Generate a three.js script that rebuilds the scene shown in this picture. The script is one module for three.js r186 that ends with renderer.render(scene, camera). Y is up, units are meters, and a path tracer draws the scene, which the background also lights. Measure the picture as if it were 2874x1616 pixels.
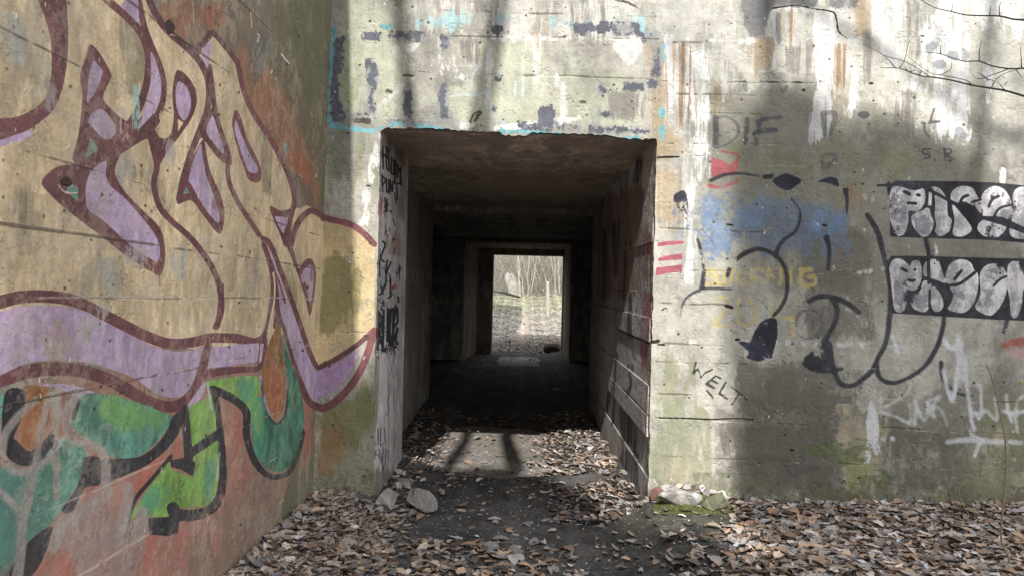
import * as THREE from 'three';
import { mergeGeometries, mergeVertices } from 'three/addons/utils/BufferGeometryUtils.js';

// ---------------------------------------------------------------- camera, sky, sun, exposure
const PW = 2874, PH = 1616, F = 2235, EYE = new THREE.Vector3(0, 1.66, 5.5);
const scene = new THREE.Scene();
const camera = new THREE.PerspectiveCamera(2 * Math.atan(PH / 2 / F) * 180 / Math.PI, PW / PH, 0.05, 600);
camera.position.copy(EYE);
camera.rotation.set(-0.0013, 0.0157, 0.0244, 'YXZ');
camera.updateMatrixWorld(true); camera.updateProjectionMatrix();

const AZ = 0.058, EL = 0.78, SUN = new THREE.Vector3(-AZ, EL, 1).normalize();
const sun = new THREE.DirectionalLight(new THREE.Color().setRGB(1, 0.98, 0.945), 2.9);
sun.target.position.set(0, 1, -5); sun.position.copy(sun.target.position).addScaledVector(SUN, 60);
sun.castShadow = true; sun.shadow.radius = 1.0; sun.shadow.mapSize.set(4096, 4096);
Object.assign(sun.shadow.camera, { left: -22, right: 22, top: 22, bottom: -22, near: 1, far: 140 });
scene.add(sun, sun.target);

{ // clear pale spring sky: a little deeper blue overhead, whiter towards the horizon
  const w = 64, h = 32, d = new Float32Array(w * h * 4);
  for (let y = 0; y < h; y++) for (let x = 0; x < w; x++) {
    const e = ((y + 0.5) / h - 0.5) * 2, t = Math.max(0, e), o = (y * w + x) * 4;
    d[o] = 0.91 - 0.18 * t; d[o + 1] = 0.92 - 0.13 * t; d[o + 2] = 0.94 - 0.05 * t; d[o + 3] = 1;
    if (e < 0) { d[o] = 0.12; d[o + 1] = 0.11; d[o + 2] = 0.09; }
  }
  const t = new THREE.DataTexture(d, w, h, THREE.RGBAFormat, THREE.FloatType);
  t.mapping = THREE.EquirectangularReflectionMapping; t.magFilter = t.minFilter = THREE.LinearFilter; t.needsUpdate = true;
  scene.background = t; scene.environment = t;
}
const renderer = new THREE.WebGLRenderer({ antialias: true });
renderer.toneMapping = THREE.LinearToneMapping;
renderer.toneMappingExposure = 2.0;
renderer.shadowMap.enabled = true;

// ---------------------------------------------------------------- helpers
let seed_ = 12345;
const rnd = () => { seed_ = (seed_ + 0x6d2b79f5) | 0; let t = Math.imul(seed_ ^ (seed_ >>> 15), 1 | seed_); t = (t + Math.imul(t ^ (t >>> 7), 61 | t)) ^ t; return ((t ^ (t >>> 14)) >>> 0) / 4294967296; };
const rr = (a, b) => a + (b - a) * rnd();
const seed = (s) => { seed_ = s * 7919; };
const clamp = (x, a = 0, b = 1) => Math.min(b, Math.max(a, x));
const ss = (a, b, x) => { const t = clamp((x - a) / (b - a)); return t * t * (3 - 2 * t); };
const mix = (a, b, t) => a + (b - a) * t;
const V = (x, y, z) => new THREE.Vector3(x, y, z);
const lin = (r, g, b) => new THREE.Color().setRGB(r, g, b);

const taken = new Map();
const numbered = (n) => { const k = taken.get(n) || 0; taken.set(n, k + 1); return k ? n + '_' + String(k).padStart(3, '0') : n; };
function add(o, name, parent) { o.name = parent ? name : numbered(name); o.castShadow = o.receiveShadow = true; (parent || scene).add(o); return o; }
const mesh = (name, geo, mat, parent) => add(new THREE.Mesh(geo, mat), name, parent);
const thing = (name, label, category, group) => { const g = add(new THREE.Group(), name); g.userData = { label, category }; if (group) g.userData.group = group; return g; };
const tag = (o, label, category, group) => { o.userData.label = label; o.userData.category = category; if (group) o.userData.group = group; return o; };
const structure = (o, label) => { o.userData.kind = 'structure'; if (label) o.userData.label = label; return o; };

// photo pixel -> ray -> place
const rayOf = (px, py) => V(px / PW * 2 - 1, 1 - py / PH * 2, 0.5).unproject(camera).sub(EYE).normalize();
const atDepth = (px, py, d) => { const r = rayOf(px, py); return EYE.clone().addScaledVector(r, d / -r.z); };
const atZ0 = (px, py) => atDepth(px, py, EYE.z);

// periodic fractal noise tile, equalised to 0..1
const NT = 1024;
const NOISE = (() => {
  seed(3);
  const out = new Float32Array(NT * NT);
  let amp = 1;
  for (let o = 0; o < 8; o++) {
    const n = 4 << o, g = new Float32Array(n * n).map(() => rnd() - 0.5);
    for (let y = 0; y < NT; y++) {
      const fy = y / NT * n, y0 = Math.floor(fy), ty = fy - y0, sy = ty * ty * (3 - 2 * ty), r0 = (y0 % n) * n, r1 = ((y0 + 1) % n) * n;
      for (let x = 0; x < NT; x++) {
        const fx = x / NT * n, x0 = Math.floor(fx), tx = fx - x0, sx = tx * tx * (3 - 2 * tx), a = x0 % n, b = (x0 + 1) % n;
        out[y * NT + x] += amp * mix(mix(g[r0 + a], g[r0 + b], sx), mix(g[r1 + a], g[r1 + b], sx), sy);
      }
    }
    amp *= 0.62;
  }
  const s = Float32Array.from(out).sort();
  const lo = s[Math.floor(s.length * 0.001)], hi = s[Math.floor(s.length * 0.999)], LUT = new Float32Array(512);
  for (let i = 0, j = 0; i < 512; i++) { const v = lo + (hi - lo) * i / 511; while (j < s.length && s[j] < v) j++; LUT[i] = j / s.length; }
  for (let i = 0; i < out.length; i++) out[i] = LUT[Math.round(clamp((out[i] - lo) / (hi - lo)) * 511)];
  return out;
})();
const HF = (() => { // the same with fine grain only
  seed(17); const out = new Float32Array(NT * NT); let amp = 1;
  for (let o = 0; o < 5; o++) {
    const n = 32 << o, g = new Float32Array(n * n).map(() => rnd() - 0.5), st = NT / n;
    for (let y = 0; y < NT; y++) { const y0 = Math.floor(y / st), ty = y / st - y0, sy = ty * ty * (3 - 2 * ty), r0 = (y0 % n) * n, r1 = ((y0 + 1) % n) * n;
      for (let x = 0; x < NT; x++) { const x0 = Math.floor(x / st), tx = x / st - x0, sx = tx * tx * (3 - 2 * tx), a = x0 % n, b = (x0 + 1) % n; out[y * NT + x] += amp * mix(mix(g[r0 + a], g[r0 + b], sx), mix(g[r1 + a], g[r1 + b], sx), sy); } }
    amp *= 0.8;
  }
  const s = Float32Array.from(out).sort(), lo = s[1000], hi = s[s.length - 1000], LUT = new Float32Array(512);
  for (let i = 0, j = 0; i < 512; i++) { const v = lo + (hi - lo) * i / 511; while (j < s.length && s[j] < v) j++; LUT[i] = j / s.length; }
  for (let i = 0; i < out.length; i++) out[i] = LUT[Math.round(clamp((out[i] - lo) / (hi - lo)) * 511)];
  return out;
})();
const hz = (x, y) => { const fx = Math.floor(x), fy = Math.floor(y), tx = x - fx, ty = y - fy, x0 = fx & 1023, y0 = (fy & 1023) << 10, x1 = (fx + 1) & 1023, y1 = ((fy + 1) & 1023) << 10; return (HF[y0 + x0] * (1 - tx) + HF[y0 + x1] * tx) * (1 - ty) + (HF[y1 + x0] * (1 - tx) + HF[y1 + x1] * tx) * ty; };
const nz = (x, y) => { // bilinear
  const fx = Math.floor(x), fy = Math.floor(y), tx = x - fx, ty = y - fy, x0 = fx & 1023, y0 = (fy & 1023) << 10, x1 = (fx + 1) & 1023, y1 = ((fy + 1) & 1023) << 10;
  const a = NOISE[y0 + x0], b = NOISE[y0 + x1], c = NOISE[y1 + x0], d = NOISE[y1 + x1];
  return (a + (b - a) * tx) * (1 - ty) + (c + (d - c) * tx) * ty;
};
const nq = (x, y) => NOISE[((y & 1023) << 10) + (x & 1023)];

// ---------------------------------------------------------------- painted surfaces: canvases laid out in metres of the wall itself
const scratch = document.createElement('canvas'); scratch.width = scratch.height = 2048;
const sctx = scratch.getContext('2d', { willReadFrequently: true });
class Surface {
  // w,h: pixels; toUV(px,py): photo pixel -> (u,v) in 0..1 of the surface, v up; ppm: canvas pixels per metre
  constructor(w, h, ppm, toUV) {
    Object.assign(this, { w, h, ppm, toUV, col: new Float32Array(w * h * 3), hgt: new Float32Array(w * h).fill(0.5) });
  }
  base(f) { // f(xm, ym, put) colour at metres
    const { w, h, ppm, col } = this; const c = [0, 0, 0];
    for (let y = 0; y < h; y++) for (let x = 0; x < w; x++) { f(x / ppm, y / ppm, c); const o = (y * w + x) * 3; col[o] = c[0]; col[o + 1] = c[1]; col[o + 2] = c[2]; }
  }
  P(px, py) { const [u, v] = this.toUV(px, py); return [u * this.w, (1 - v) * this.h]; }
  begin() { this.bb = [1e9, 1e9, -1e9, -1e9]; }
  grow(x, y, m) { const b = this.bb; if (!(x > -4000 && x < 6000 && y > -4000 && y < 6000)) return; b[0] = Math.min(b[0], x - m); b[1] = Math.min(b[1], y - m); b[2] = Math.max(b[2], x + m); b[3] = Math.max(b[3], y + m); }
  // draw(k): k.fill(T, pts, smooth), k.line(T, pts, width, smooth), k.dots
  layer(o, draw) {
    const { w, h, ppm, col, hgt } = this, m = (o.blur || 0) * 3 + 3, S = this;
    sctx.setTransform(1, 0, 0, 1, 0, 0); sctx.filter = 'none'; sctx.clearRect(0, 0, 2048, 2048);
    sctx.fillStyle = '#fff'; this.begin();
    const poly = (pts) => { sctx.beginPath(); pts.forEach(([x, y], i) => { const q = S.P(x, y); S.grow(q[0], q[1], m); i ? sctx.lineTo(q[0], q[1]) : sctx.moveTo(q[0], q[1]); }); sctx.closePath(); sctx.fill(); };
    const k = {
      fill: (T, s, smooth = 1) => poly(curve(pts_(T, s), true, smooth)),
      line: (T, s, wd, smooth = 1, w2 = wd) => {
        const p = curve(pts_(T, s), false, smooth), n = p.length, kk = T.k;
        for (let i = 0; i < n; i++) {
          const r = mix(wd, w2, i / Math.max(1, n - 1)) / kk / 2, [x, y] = p[i];
          const c = []; for (let a = 0; a < 10; a++) c.push([x + r * Math.cos(a * 0.628), y + r * Math.sin(a * 0.628)]);
          poly(c);
          if (i + 1 < n) {
            const [X, Y] = p[i + 1], L = Math.hypot(X - x, Y - y) || 1, r2 = mix(wd, w2, (i + 1) / (n - 1)) / kk / 2, nx = -(Y - y) / L, ny = (X - x) / L;
            poly([[x + nx * r, y + ny * r], [X + nx * r2, Y + ny * r2], [X - nx * r2, Y - ny * r2], [x - nx * r, y - ny * r]]);
          }
        }
      },
      metres: (f) => { f(sctx); S.grow(0, 0, 0); S.grow(w, h, 0); },
    };
    draw(k);
    const bb = this.bb, x0 = Math.max(0, Math.floor(bb[0])), y0 = Math.max(0, Math.floor(bb[1])), x1 = Math.min(w, Math.ceil(bb[2])), y1 = Math.min(h, Math.ceil(bb[3]));
    if (x1 <= x0 || y1 <= y0) return;
    const bw = x1 - x0, bh = y1 - y0, d = sctx.getImageData(x0, y0, bw, bh).data;
    let A = new Float32Array(bw * bh); for (let i = 0; i < A.length; i++) A[i] = d[i * 4 + 3] / 255;
    if (o.blur) A = blur(A, bw, bh, o.blur);
    const edge = o.edge || 0, soft = o.soft ?? 0.08, fx = (o.fx ?? 1) * 300 / ppm, fy = (o.fy ?? 1) * 300 / ppm, wear = o.wear || 0, wx = (o.wx ?? 1.7) * 300 / ppm, wy = (o.wy ?? 1.7) * 300 / ppm, op = o.op ?? 1, tone = o.tone ?? 0.12, [R, G, B] = (o.c || [0, 0, 0]).map((v) => v / 255);
    const ox = o.seed ? o.seed * 137 : 31, oy = o.seed ? o.seed * 71 : 17, rise = o.rise || 0, kk = o.k ?? (soft >= 0.25 && edge >= 0.8 ? 0.8 : 1);
    for (let y = 0; y < bh; y++) for (let x = 0; x < bw; x++) {
      let a = A[y * bw + x]; if (a <= 0.004) continue;
      const X = x + x0, Y = y + y0;
      if (edge) a = ss(0.5 - soft, 0.5 + soft, a * kk + edge * 1.25 * (0.5 * nz(X * fx + ox, Y * fy + oy) + 0.5 * hz(X * fx + oy, Y * fy + ox) - 0.5));
      if (wear) a *= ss(wear - 0.06, wear + 0.12, 0.45 * nz(X * wx + oy, Y * wy + ox) + 0.55 * hz(X * wx * 0.6 + oy, Y * wy * 0.6 + ox));
      a *= op; if (a <= 0.004) continue;
      const i = Y * w + X;
      if (o.c) { const t = 1 + tone * (nz(X * 0.9 + oy, Y * 0.5 + ox) + 1.1 * hz(X * 1.3 + ox, Y * 0.8 + oy) - 1.05), q = i * 3; col[q] += (R * t - col[q]) * a; col[q + 1] += (G * t - col[q + 1]) * a; col[q + 2] += (B * t - col[q + 2]) * a; }
      if (o.mul) { const q = i * 3; col[q] *= mix(1, o.mul[0], a); col[q + 1] *= mix(1, o.mul[1], a); col[q + 2] *= mix(1, o.mul[2], a); }
      if (rise) hgt[i] += rise * a;
    }
  }
  finish(bumpScale, rough = 0.93, gain = 1) {
    const { w, h, col, hgt } = this, c = new Uint8Array(w * h * 4), b = new Uint8Array(w * h * 4);
    for (let y = 0; y < h; y++) for (let x = 0; x < w; x++) {
      const i = y * w + x, o = ((h - 1 - y) * w + x) * 4;
      for (let k = 0; k < 3; k++) c[o + k] = clamp(col[i * 3 + k] * gain) * 255;
      c[o + 3] = b[o + 3] = 255; b[o] = b[o + 1] = b[o + 2] = clamp(hgt[i]) * 255;
    }
    const tex = (d, srgb) => { const t = new THREE.DataTexture(d, w, h); t.magFilter = THREE.LinearFilter; t.minFilter = THREE.LinearMipmapLinearFilter; t.generateMipmaps = true; t.wrapS = t.wrapT = THREE.MirroredRepeatWrapping; if (srgb) t.colorSpace = THREE.SRGBColorSpace; t.needsUpdate = true; return t; };
    this.col = this.hgt = null;
    return new THREE.MeshStandardMaterial({ map: tex(c, true), bumpMap: tex(b), bumpScale, roughness: rough });
  }
}
function blur(A, w, h, r) { // three box passes
  r = Math.max(1, Math.round(r));
  const pass = (src, n, m, sn, sm) => { const out = new Float32Array(src.length), inv = 1 / (2 * r + 1); for (let j = 0; j < m; j++) { let acc = 0; const at = (i) => src[(i < 0 ? 0 : i >= n ? n - 1 : i) * sn + j * sm]; for (let i = -r; i <= r; i++) acc += at(i); for (let i = 0; i < n; i++) { out[i * sn + j * sm] = acc * inv; acc += at(i + r + 1) - at(i - r); } } return out; };
  for (let k = 0; k < 2; k++) { A = pass(A, w, h, 1, w); A = pass(A, h, w, w, 1); }
  return A;
}
// a crop of the photograph: origin and zoom of the numbers read from it
const crop = (x, y, k) => ({ x, y, k });
const cA = crop(0, 0, 1.7875), cB = crop(0, 800, 1.775), cC = crop(900, 0, 2.576), cD = crop(1850, 0, 2.496), cE = crop(1850, 480, 2.496), cF = crop(1850, 1036, 2.496), cG = crop(2400, 460, 2.8966), cH = crop(2400, 980, 2.2764), cI = crop(1880, 860, 3.291), cJ = crop(700, 560, 2.129), cK = crop(0, 1080, 2.702), cL = crop(1000, 380, 2.784), cM = crop(980, 850, 2.54), cN = crop(1640, 800, 2.2625), cO = crop(1640, 360, 3.017), cQ = crop(2250, 0, 4.0225), cX = crop(0, 0, 1), cT = crop(1360, 700, 4.825);
const pts_ = (T, s) => s.trim().split(/\s+/).map((q) => { const [a, b] = q.split(',').map(Number); return [T.x + a / T.k, T.y + b / T.k]; });
function curve(p, closed, smooth) {
  if (!smooth || p.length < 3) return p;
  const n = p.length, out = [], g = (i) => closed ? p[(i + n) % n] : p[clamp(i, 0, n - 1)];
  for (let i = 0; i < (closed ? n : n - 1); i++) {
    const a = g(i - 1), b = g(i), c = g(i + 1), d = g(i + 2);
    for (let k = 0; k < 5; k++) { const t = k / 5, t2 = t * t, t3 = t2 * t; out.push([0, 1].map((j) => 0.5 * (2 * b[j] + (c[j] - a[j]) * t + (2 * a[j] - 5 * b[j] + 4 * c[j] - d[j]) * t2 + (3 * b[j] - a[j] - 3 * c[j] + d[j]) * t3))); }
  }
  if (!closed) out.push(p[n - 1]);
  return out;
}

// ---------------------------------------------------------------- plan of the place (metres)
const XL = -1.022, XR = 0.885, TOP = 2.72;                      // the portal
const FX0 = -1.5, FW = 5.4, FY0 = -0.1, FH = 4.05;             // painted part of the front wall
const frontUV = (px, py) => { const p = atZ0(px, py); return [(p.x - FX0) / FW, (p.y - FY0) / FH]; };
// wing wall: plane through the corner, running towards (and past) the camera, leaning back slightly
const WO = V(-1.412, 1.66, 0), WU = V(-0.0215, 0, 1).normalize(), WVv = V(0.014, 1, 0).normalize(), WN = WVv.clone().cross(WU).normalize();
const WW = 3.9, WY0 = -1.76, WH = 4.1;
const wingUV = (px, py) => {
  const r = rayOf(px, py), t = WO.clone().sub(EYE).dot(WN) / r.dot(WN), q = EYE.clone().addScaledVector(r, t > 0 ? t : 1e4).sub(WO);
  return [q.dot(WU) / WW, (q.dot(WVv) - WY0) / WH];
};
const jambUV = (x) => (px, py) => { const r = rayOf(px, py), t = (x - EYE.x) / r.x, p = EYE.clone().addScaledVector(r, t > 0 ? t : 1e4); return p; };

// ---------------------------------------------------------------- concrete: base tone, board marks, grain
function concrete(S, c1, c2, k = 1) {
  const { ppm } = S, sc = 300 / ppm;
  const tone = Array.from({ length: 40 }, (_, i) => 0.95 + 0.1 * nq(i * 97, i * 31));
  S.base((x, y, c) => {
    const X = x * 300, Y = y * 300;
    const n = nz(X * 0.23 + 5, Y * 0.23 + 9), v = nz(X * 0.9 + 300, Y * 0.09 + 40), f = nz(X * 2.3, Y * 2.3), g = nz(X * 0.75 + 77, Y * 0.6 + 12);
    const b = tone[Math.floor(y / 0.155) % 40], s = (0.80 + 0.08 * f + 0.14 * hz(X * 1.1, Y * 1.1) + 0.12 * hz(X * 0.5 + 70, Y * 0.12) * k + 0.12 * (v - 0.5) * k + 0.16 * (g - 0.5) * k) * b;
    for (let i = 0; i < 3; i++) c[i] = mix(c1[i], c2[i], n * 0.7 + v * 0.3) / 255 * s;
  });
  for (let y = 0; y < S.h; y++) for (let x = 0; x < S.w; x++) {
    const X = x * sc, Y = y * sc; // cast-in wood grain, pitting, grit
    let hgt = 0.5 + 0.10 * (nz(X * 0.5, Y * 2.6) - 0.5) + 0.10 * (nz(X * 2.9 + 9, Y * 2.9) - 0.5) + 0.16 * (nz(X * 0.3, Y * 0.3 + 50) - 0.5);
    hgt -= 2.2 * Math.max(0, hz(X * 1.1 + 400, Y * 1.1 + 90) - 0.92) - 0.12 * (hz(X * 2.1 + 40, Y * 2.1) - 0.5);
    S.hgt[y * S.w + x] = hgt;
  }
}
const R = (t) => t; // (readability of long paths)

// ---------------------------------------------------------------- wing wall (left), all paint traced on it
function paintWing() {
  const S = new Surface(2048, 2048, 2048 / WW, wingUV);
  concrete(S, [140, 132, 117], [120, 113, 102]);
  const L = (o, f) => S.layer(o, f);
  // old green-brown weathering and washed-out orange paint beside the corner
  L({ c: [98, 94, 68], blur: 14, edge: 0.9, fx: 1.2, fy: 0.22, soft: 0.3, op: 0.7 }, (k) => k.fill(cA, '1380,0 1660,0 1650,700 1640,1300 1560,1300 1500,900 1440,500', 0));
  L({ c: [112, 98, 80], blur: 20, edge: 0.8, fx: 0.8, fy: 0.4, soft: 0.3, op: 0.6, seed: 4 }, (k) => k.fill(cA, '760,0 1500,0 1660,500 1640,1100 1500,1000 1200,500', 0));
  L({ c: [158, 104, 80], blur: 16, edge: 1.5, fx: 1.3, fy: 0.3, soft: 0.35, k: 0.76, op: 0.66, seed: 5 }, (k) => { k.fill(cA, '790,30 1100,20 1130,120 1060,170 960,240 860,180', 1); k.fill(cA, '1180,250 1330,360 1420,560 1560,860 1600,1000 1470,1000 1420,760 1260,520', 1); k.fill(cA, '1320,420 1460,560 1620,960 1560,1040 1400,760', 1); });
  L({ c: [168, 92, 72], blur: 9, edge: 1.5, fx: 1.6, fy: 0.3, soft: 0.3, k: 0.66, op: 0.6, seed: 6 }, (k) => { k.fill(cA, '1030,20 1100,30 1110,140 1060,170 1030,110'); k.fill(cA, '1380,640 1480,760 1560,900 1500,880 1440,780'); });
  L({ c: [86, 92, 98], blur: 8, edge: 1.2, fx: 1, fy: 0.5, soft: 0.25, op: 0.5, seed: 8 }, (k) => { k.fill(cA, '1280,140 1350,170 1330,300 1260,420 1220,300'); k.fill(cA, '1440,840 1560,960 1560,1040 1480,1010'); });
  // salmon undercoat along the foot of the wall
  L({ c: [156, 110, 96], blur: 26, edge: 0.9, fx: 0.8, fy: 0.5, soft: 0.25, op: 0.85, seed: 3 }, (k) => k.fill(cB, '-300,1500 0,700 300,480 1000,420 1500,300 1600,620 1560,900 1300,1250 900,1700 -300,1700', 0));
  L({ c: [172, 104, 92], blur: 18, edge: 1.5, fx: 0.8, fy: 0.5, soft: 0.3, k: 0.7, op: 0.75, seed: 9 }, (k) => { k.fill(cB, '560,970 830,830 900,720 900,900 690,1090 560,1180 380,1120'); k.fill(cB, '880,1170 960,1300 820,1420 600,1448 200,1448 300,1330 600,1290'); k.fill(cB, '1110,640 1230,720 1270,900 1180,1000 1110,960'); k.fill(cB, '1500,560 1570,640 1560,820 1500,800'); });
  L({ c: [120, 106, 90], blur: 16, edge: 1.4, fx: 1.2, fy: 0.35, soft: 0.3, k: 0.7, op: 0.7, seed: 12 }, (k) => k.fill(cB, '1000,1180 1150,1060 1300,1000 1520,900 1600,760 1640,1060 1400,1240 1100,1500 900,1500', 0));
  // the big lettering: tan fill
  const tan = [202, 182, 150];
  L({ c: tan, edge: 0.12, blur: 1.5, fx: 1.5, fy: 1.5, wear: 0.02, tone: 0.16, rise: 0.01 }, (k) => {
    k.fill(cA, '-400,-300 760,-200 755,0 850,160 990,290 1065,180 1190,310 1220,450 1270,570 1350,690 1420,820 1475,1000 1470,1060 1540,1030 1640,1090 1660,1500 1300,1760 -400,1700', 0);
    k.fill(cJ, '0,-300 260,50 370,60 450,115 540,140 640,180 745,280 745,780 410,1000 300,780 220,560 100,800 -200,900', 0);
  });
  // weathered, thinner paint in the tan: grey rubbed patches, drips, brushy streaks
  L({ c: [150, 140, 124], blur: 18, edge: 1.8, fx: 1.3, fy: 0.4, soft: 0.3, k: 0.64, op: 0.6, seed: 14 }, (k) => { k.fill(cA, '0,60 180,80 240,250 230,440 100,540 0,540'); k.fill(cA, '600,760 760,780 780,900 700,980 600,900'); k.fill(cA, '20,840 120,880 180,1120 60,1150'); k.fill(cA, '480,1330 640,1340 620,1440 460,1440'); k.fill(cA, '860,1260 960,1270 940,1420 860,1420'); k.fill(cJ, '0,380 90,400 80,560 0,560'); });
  L({ c: [162, 166, 168], blur: 10, edge: 1.9, fx: 1.6, fy: 0.6, soft: 0.25, k: 0.52, op: 0.6, seed: 15 }, (k) => { k.fill(cA, '30,150 90,150 90,250 40,260'); k.fill(cA, '490,1360 570,1350 560,1448 460,1448'); k.fill(cA, '870,1270 930,1290 920,1360 870,1350'); k.fill(cA, '580,810 640,840 620,930 580,900'); });
  L({ c: [120, 116, 78], blur: 9, edge: 1.3, fx: 1.5, fy: 0.3, soft: 0.3, op: 0.5, seed: 16 }, (k) => { k.fill(cJ, '450,330 520,330 620,340 610,480 560,640 480,800 440,780 450,560'); k.fill(cJ, '640,330 720,300 730,500 690,760 640,700'); k.fill(cJ, '230,420 270,480 280,640 230,560'); });
  L({ c: [96, 92, 78], blur: 4, edge: 1.3, fx: 3, fy: 0.35, soft: 0.25, op: 0.4, seed: 17 }, (k) => { k.fill(cA, '80,960 130,980 120,1140 90,1120'); k.fill(cA, '600,100 760,200 700,420 640,460'); k.fill(cA, '1300,640 1360,700 1350,960 1310,900'); k.fill(cA, '1140,1290 1180,1300 1180,1448 1130,1448'); });
  L({ mul: [0.80, 0.78, 0.74], blur: 60, edge: 1.2, fx: 0.5, fy: 0.4, soft: 0.4, op: 0.5, seed: 44 }, (k) => k.fill(cA, '-400,-300 1700,-200 1660,1700 -400,1700', 0));
  const mar = [100, 63, 65], pur = [166, 144, 168];
  // maroon letter bodies
  L({ c: mar, edge: 0.1, blur: 1, tone: 0.2, wear: 0.015, rise: 0.012, seed: 20 }, (k) => {
    k.fill(cA, '150,-150 190,0 220,80 250,200 255,350 230,480 170,540 80,585 -60,605 -60,715 0,700 100,670 200,610 270,540 320,400 340,200 330,0 320,-150');
    k.fill(cA, '450,220 425,290 400,370 402,420 410,490 400,600 385,700 360,790 370,822 310,828 260,850 205,910 235,960 330,1050 500,1180 640,1290 750,1360 800,1382 825,1310 820,1200 790,1130 720,1060 640,980 590,910 575,850 600,780 640,750 700,712 740,690 780,640 800,600 740,560 690,600 640,610 570,560 515,490 545,410 555,370 500,270');
    k.line(cA, '500,-40 560,20 640,90 700,160 735,240 745,330 730,430 695,540 650,620', 38);
    k.line(cA, '690,-40 705,60 730,160 775,270 810,370 820,470 795,560 745,630 690,680', 30);
    k.line(cA, '740,640 765,740 785,830 772,900 775,960 800,1040 860,1110 950,1190 1030,1290 1080,1380 1105,1470 1108,1560 1080,1640', 30);
    k.fill(cA, '890,350 870,400 862,480 870,580 850,680 800,690 770,640 745,680 770,760 790,830 815,800 850,745 900,680 960,590 985,510 975,440 940,385');
    k.line(cA, '735,-40 755,20 790,90 850,165 920,225 990,295 1030,365 1047,440 1040,540 1005,640 955,770 915,900 895,1000', 36, 1, 30);
    k.line(cA, '985,240 1030,195 1065,165 1130,235 1190,315', 26);
    k.line(cA, '1050,330 1062,420 1075,540 1100,640 1140,760 1150,810 1140,840 1150,920 1190,1010 1240,1090 1300,1180', 24);
    k.line(cA, '1190,310 1220,450 1270,570 1350,690 1420,820 1460,920 1476,1000 1468,1050', 26);
    k.fill(cA, '1065,540 1110,640 1155,790 1140,825 1090,790 1020,700 1000,680 1040,600');
    k.fill(cA, '1020,700 1035,780 1060,880 1110,990 1125,1080 1115,1150 1100,1174 1070,1150 1010,1070 955,1005 885,1020 920,890 980,760');
    k.fill(cA, '1185,550 1210,600 1240,700 1290,800 1308,860 1300,912 1250,905 1225,850 1190,750 1165,640 1165,590');
    k.fill(cA, '1350,1038 1410,1058 1475,1045 1465,1110 1450,1200 1430,1240 1400,1170');
    k.line(cJ, '205,220 245,310 290,430 330,560 352,650', 26, 1, 10);
    k.fill(cJ, '290,430 330,365 370,356 395,420 392,520 378,630 357,692 335,600 305,500');
    k.line(cJ, '245,270 270,180 310,110 365,68 420,90 450,120', 36); k.line(cJ, '225,240 255,320 275,400', 22);
    k.line(cJ, '440,115 520,130 600,150 670,195 740,265', 34);
    k.line(cJ, '78,232 110,250 140,310 190,440 240,570 300,740 340,860 385,970 412,1005', 30);
    k.line(cJ, '412,1005 520,950 640,870 730,785', 30);
    k.line(cJ, '165,640 215,770 270,960 310,1110 360,1210 430,1245 520,1200 620,1090 690,960 735,810', 40, 1, 44);
    k.line(cJ, '85,270 120,380 140,500 128,640 95,790 50,840', 30); k.line(cJ, '150,420 168,520 165,640', 30);
    k.fill(cJ, '165,640 200,700 190,760 140,760');
    k.line(cB, '-60,95 0,82 100,58 230,55 360,75 470,125 600,190 720,250 840,290 950,285 1030,265 1090,262 1180,265 1260,285 1310,270', 66, 1, 44);
    k.line(cB, '1080,200 1095,120 1100,0', 30);
    k.line(cB, '-60,490 0,470 130,430 270,415 420,430 560,480 700,560 800,600 880,600 940,560 980,480 1010,400 1035,310', 76, 1, 46);
    k.line(cB, '1000,450 1100,430 1200,420 1295,405 1320,280', 42, 1, 22); k.line(cB, '1285,380 1300,290', 14);
  });
  // lilac fills
  L({ c: pur, edge: 0.1, blur: 1, tone: 0.16, wear: 0.03, seed: 21, rise: 0.01 }, (k) => {
    k.fill(cA, '-40,715 0,700 60,680 150,655 145,690 60,715 -40,745');
    k.fill(cA, '598,25 640,-10 690,-10 695,60 695,120 650,70', 0);
    k.fill(cA, '470,300 515,355 500,410 465,480 432,520 440,400 450,340', 0);
    k.fill(cA, '440,600 480,552 515,550 550,590 580,640 560,690 520,695 470,650');
    k.fill(cA, '755,255 800,380 805,470 780,550 720,620 690,645 720,560 745,470 755,380');
    k.fill(cA, '530,805 470,840 435,900 427,970 440,1050 520,1110 640,1220 740,1290 790,1307 800,1240 770,1170 700,1080 620,990 550,930 528,870');
    k.fill(cA, '890,410 930,430 955,490 950,560 920,605 890,560 878,480');
    k.fill(cA, '1010,245 1062,203 1050,290 1040,340 1015,290', 0);
    k.fill(cA, '1065,580 1090,650 1120,740 1115,770 1080,730 1040,680 1035,640');
    k.fill(cA, '1000,725 1015,780 1030,870 1070,980 1095,1060 1100,1110 1075,1107 1010,1020 960,930 945,890');
    k.fill(cA, '1183,605 1215,690 1260,790 1290,835 1285,867 1245,857 1215,780 1185,690 1175,640');
    k.fill(cA, '1375,1085 1445,1090 1440,1120 1420,1172 1395,1130', 0);
    k.fill(cJ, '305,470 335,405 375,395 382,450 375,550 360,612 345,560');
    k.fill(cJ, '120,310 150,370 185,490 230,600 280,730 320,850 370,975 408,1022 500,990 600,930 665,885 620,1000 540,1110 420,1192 370,1190 310,1060 260,920 210,750 180,650 170,520');
    k.fill(cB, '-60,145 0,130 100,105 250,100 400,120 500,170 640,240 780,310 880,330 980,315 1012,303 990,390 960,480 920,540 870,558 780,540 680,470 560,420 430,385 280,372 130,385 -60,445');
    k.fill(cB, '1050,312 1150,297 1290,287 1280,380 1150,400 1030,415', 0);
    k.fill(cB, '1297,290 1313,290 1301,380 1287,388', 0);
    k.fill(cB, '200,490 350,495 480,540 420,562 300,520');
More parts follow.
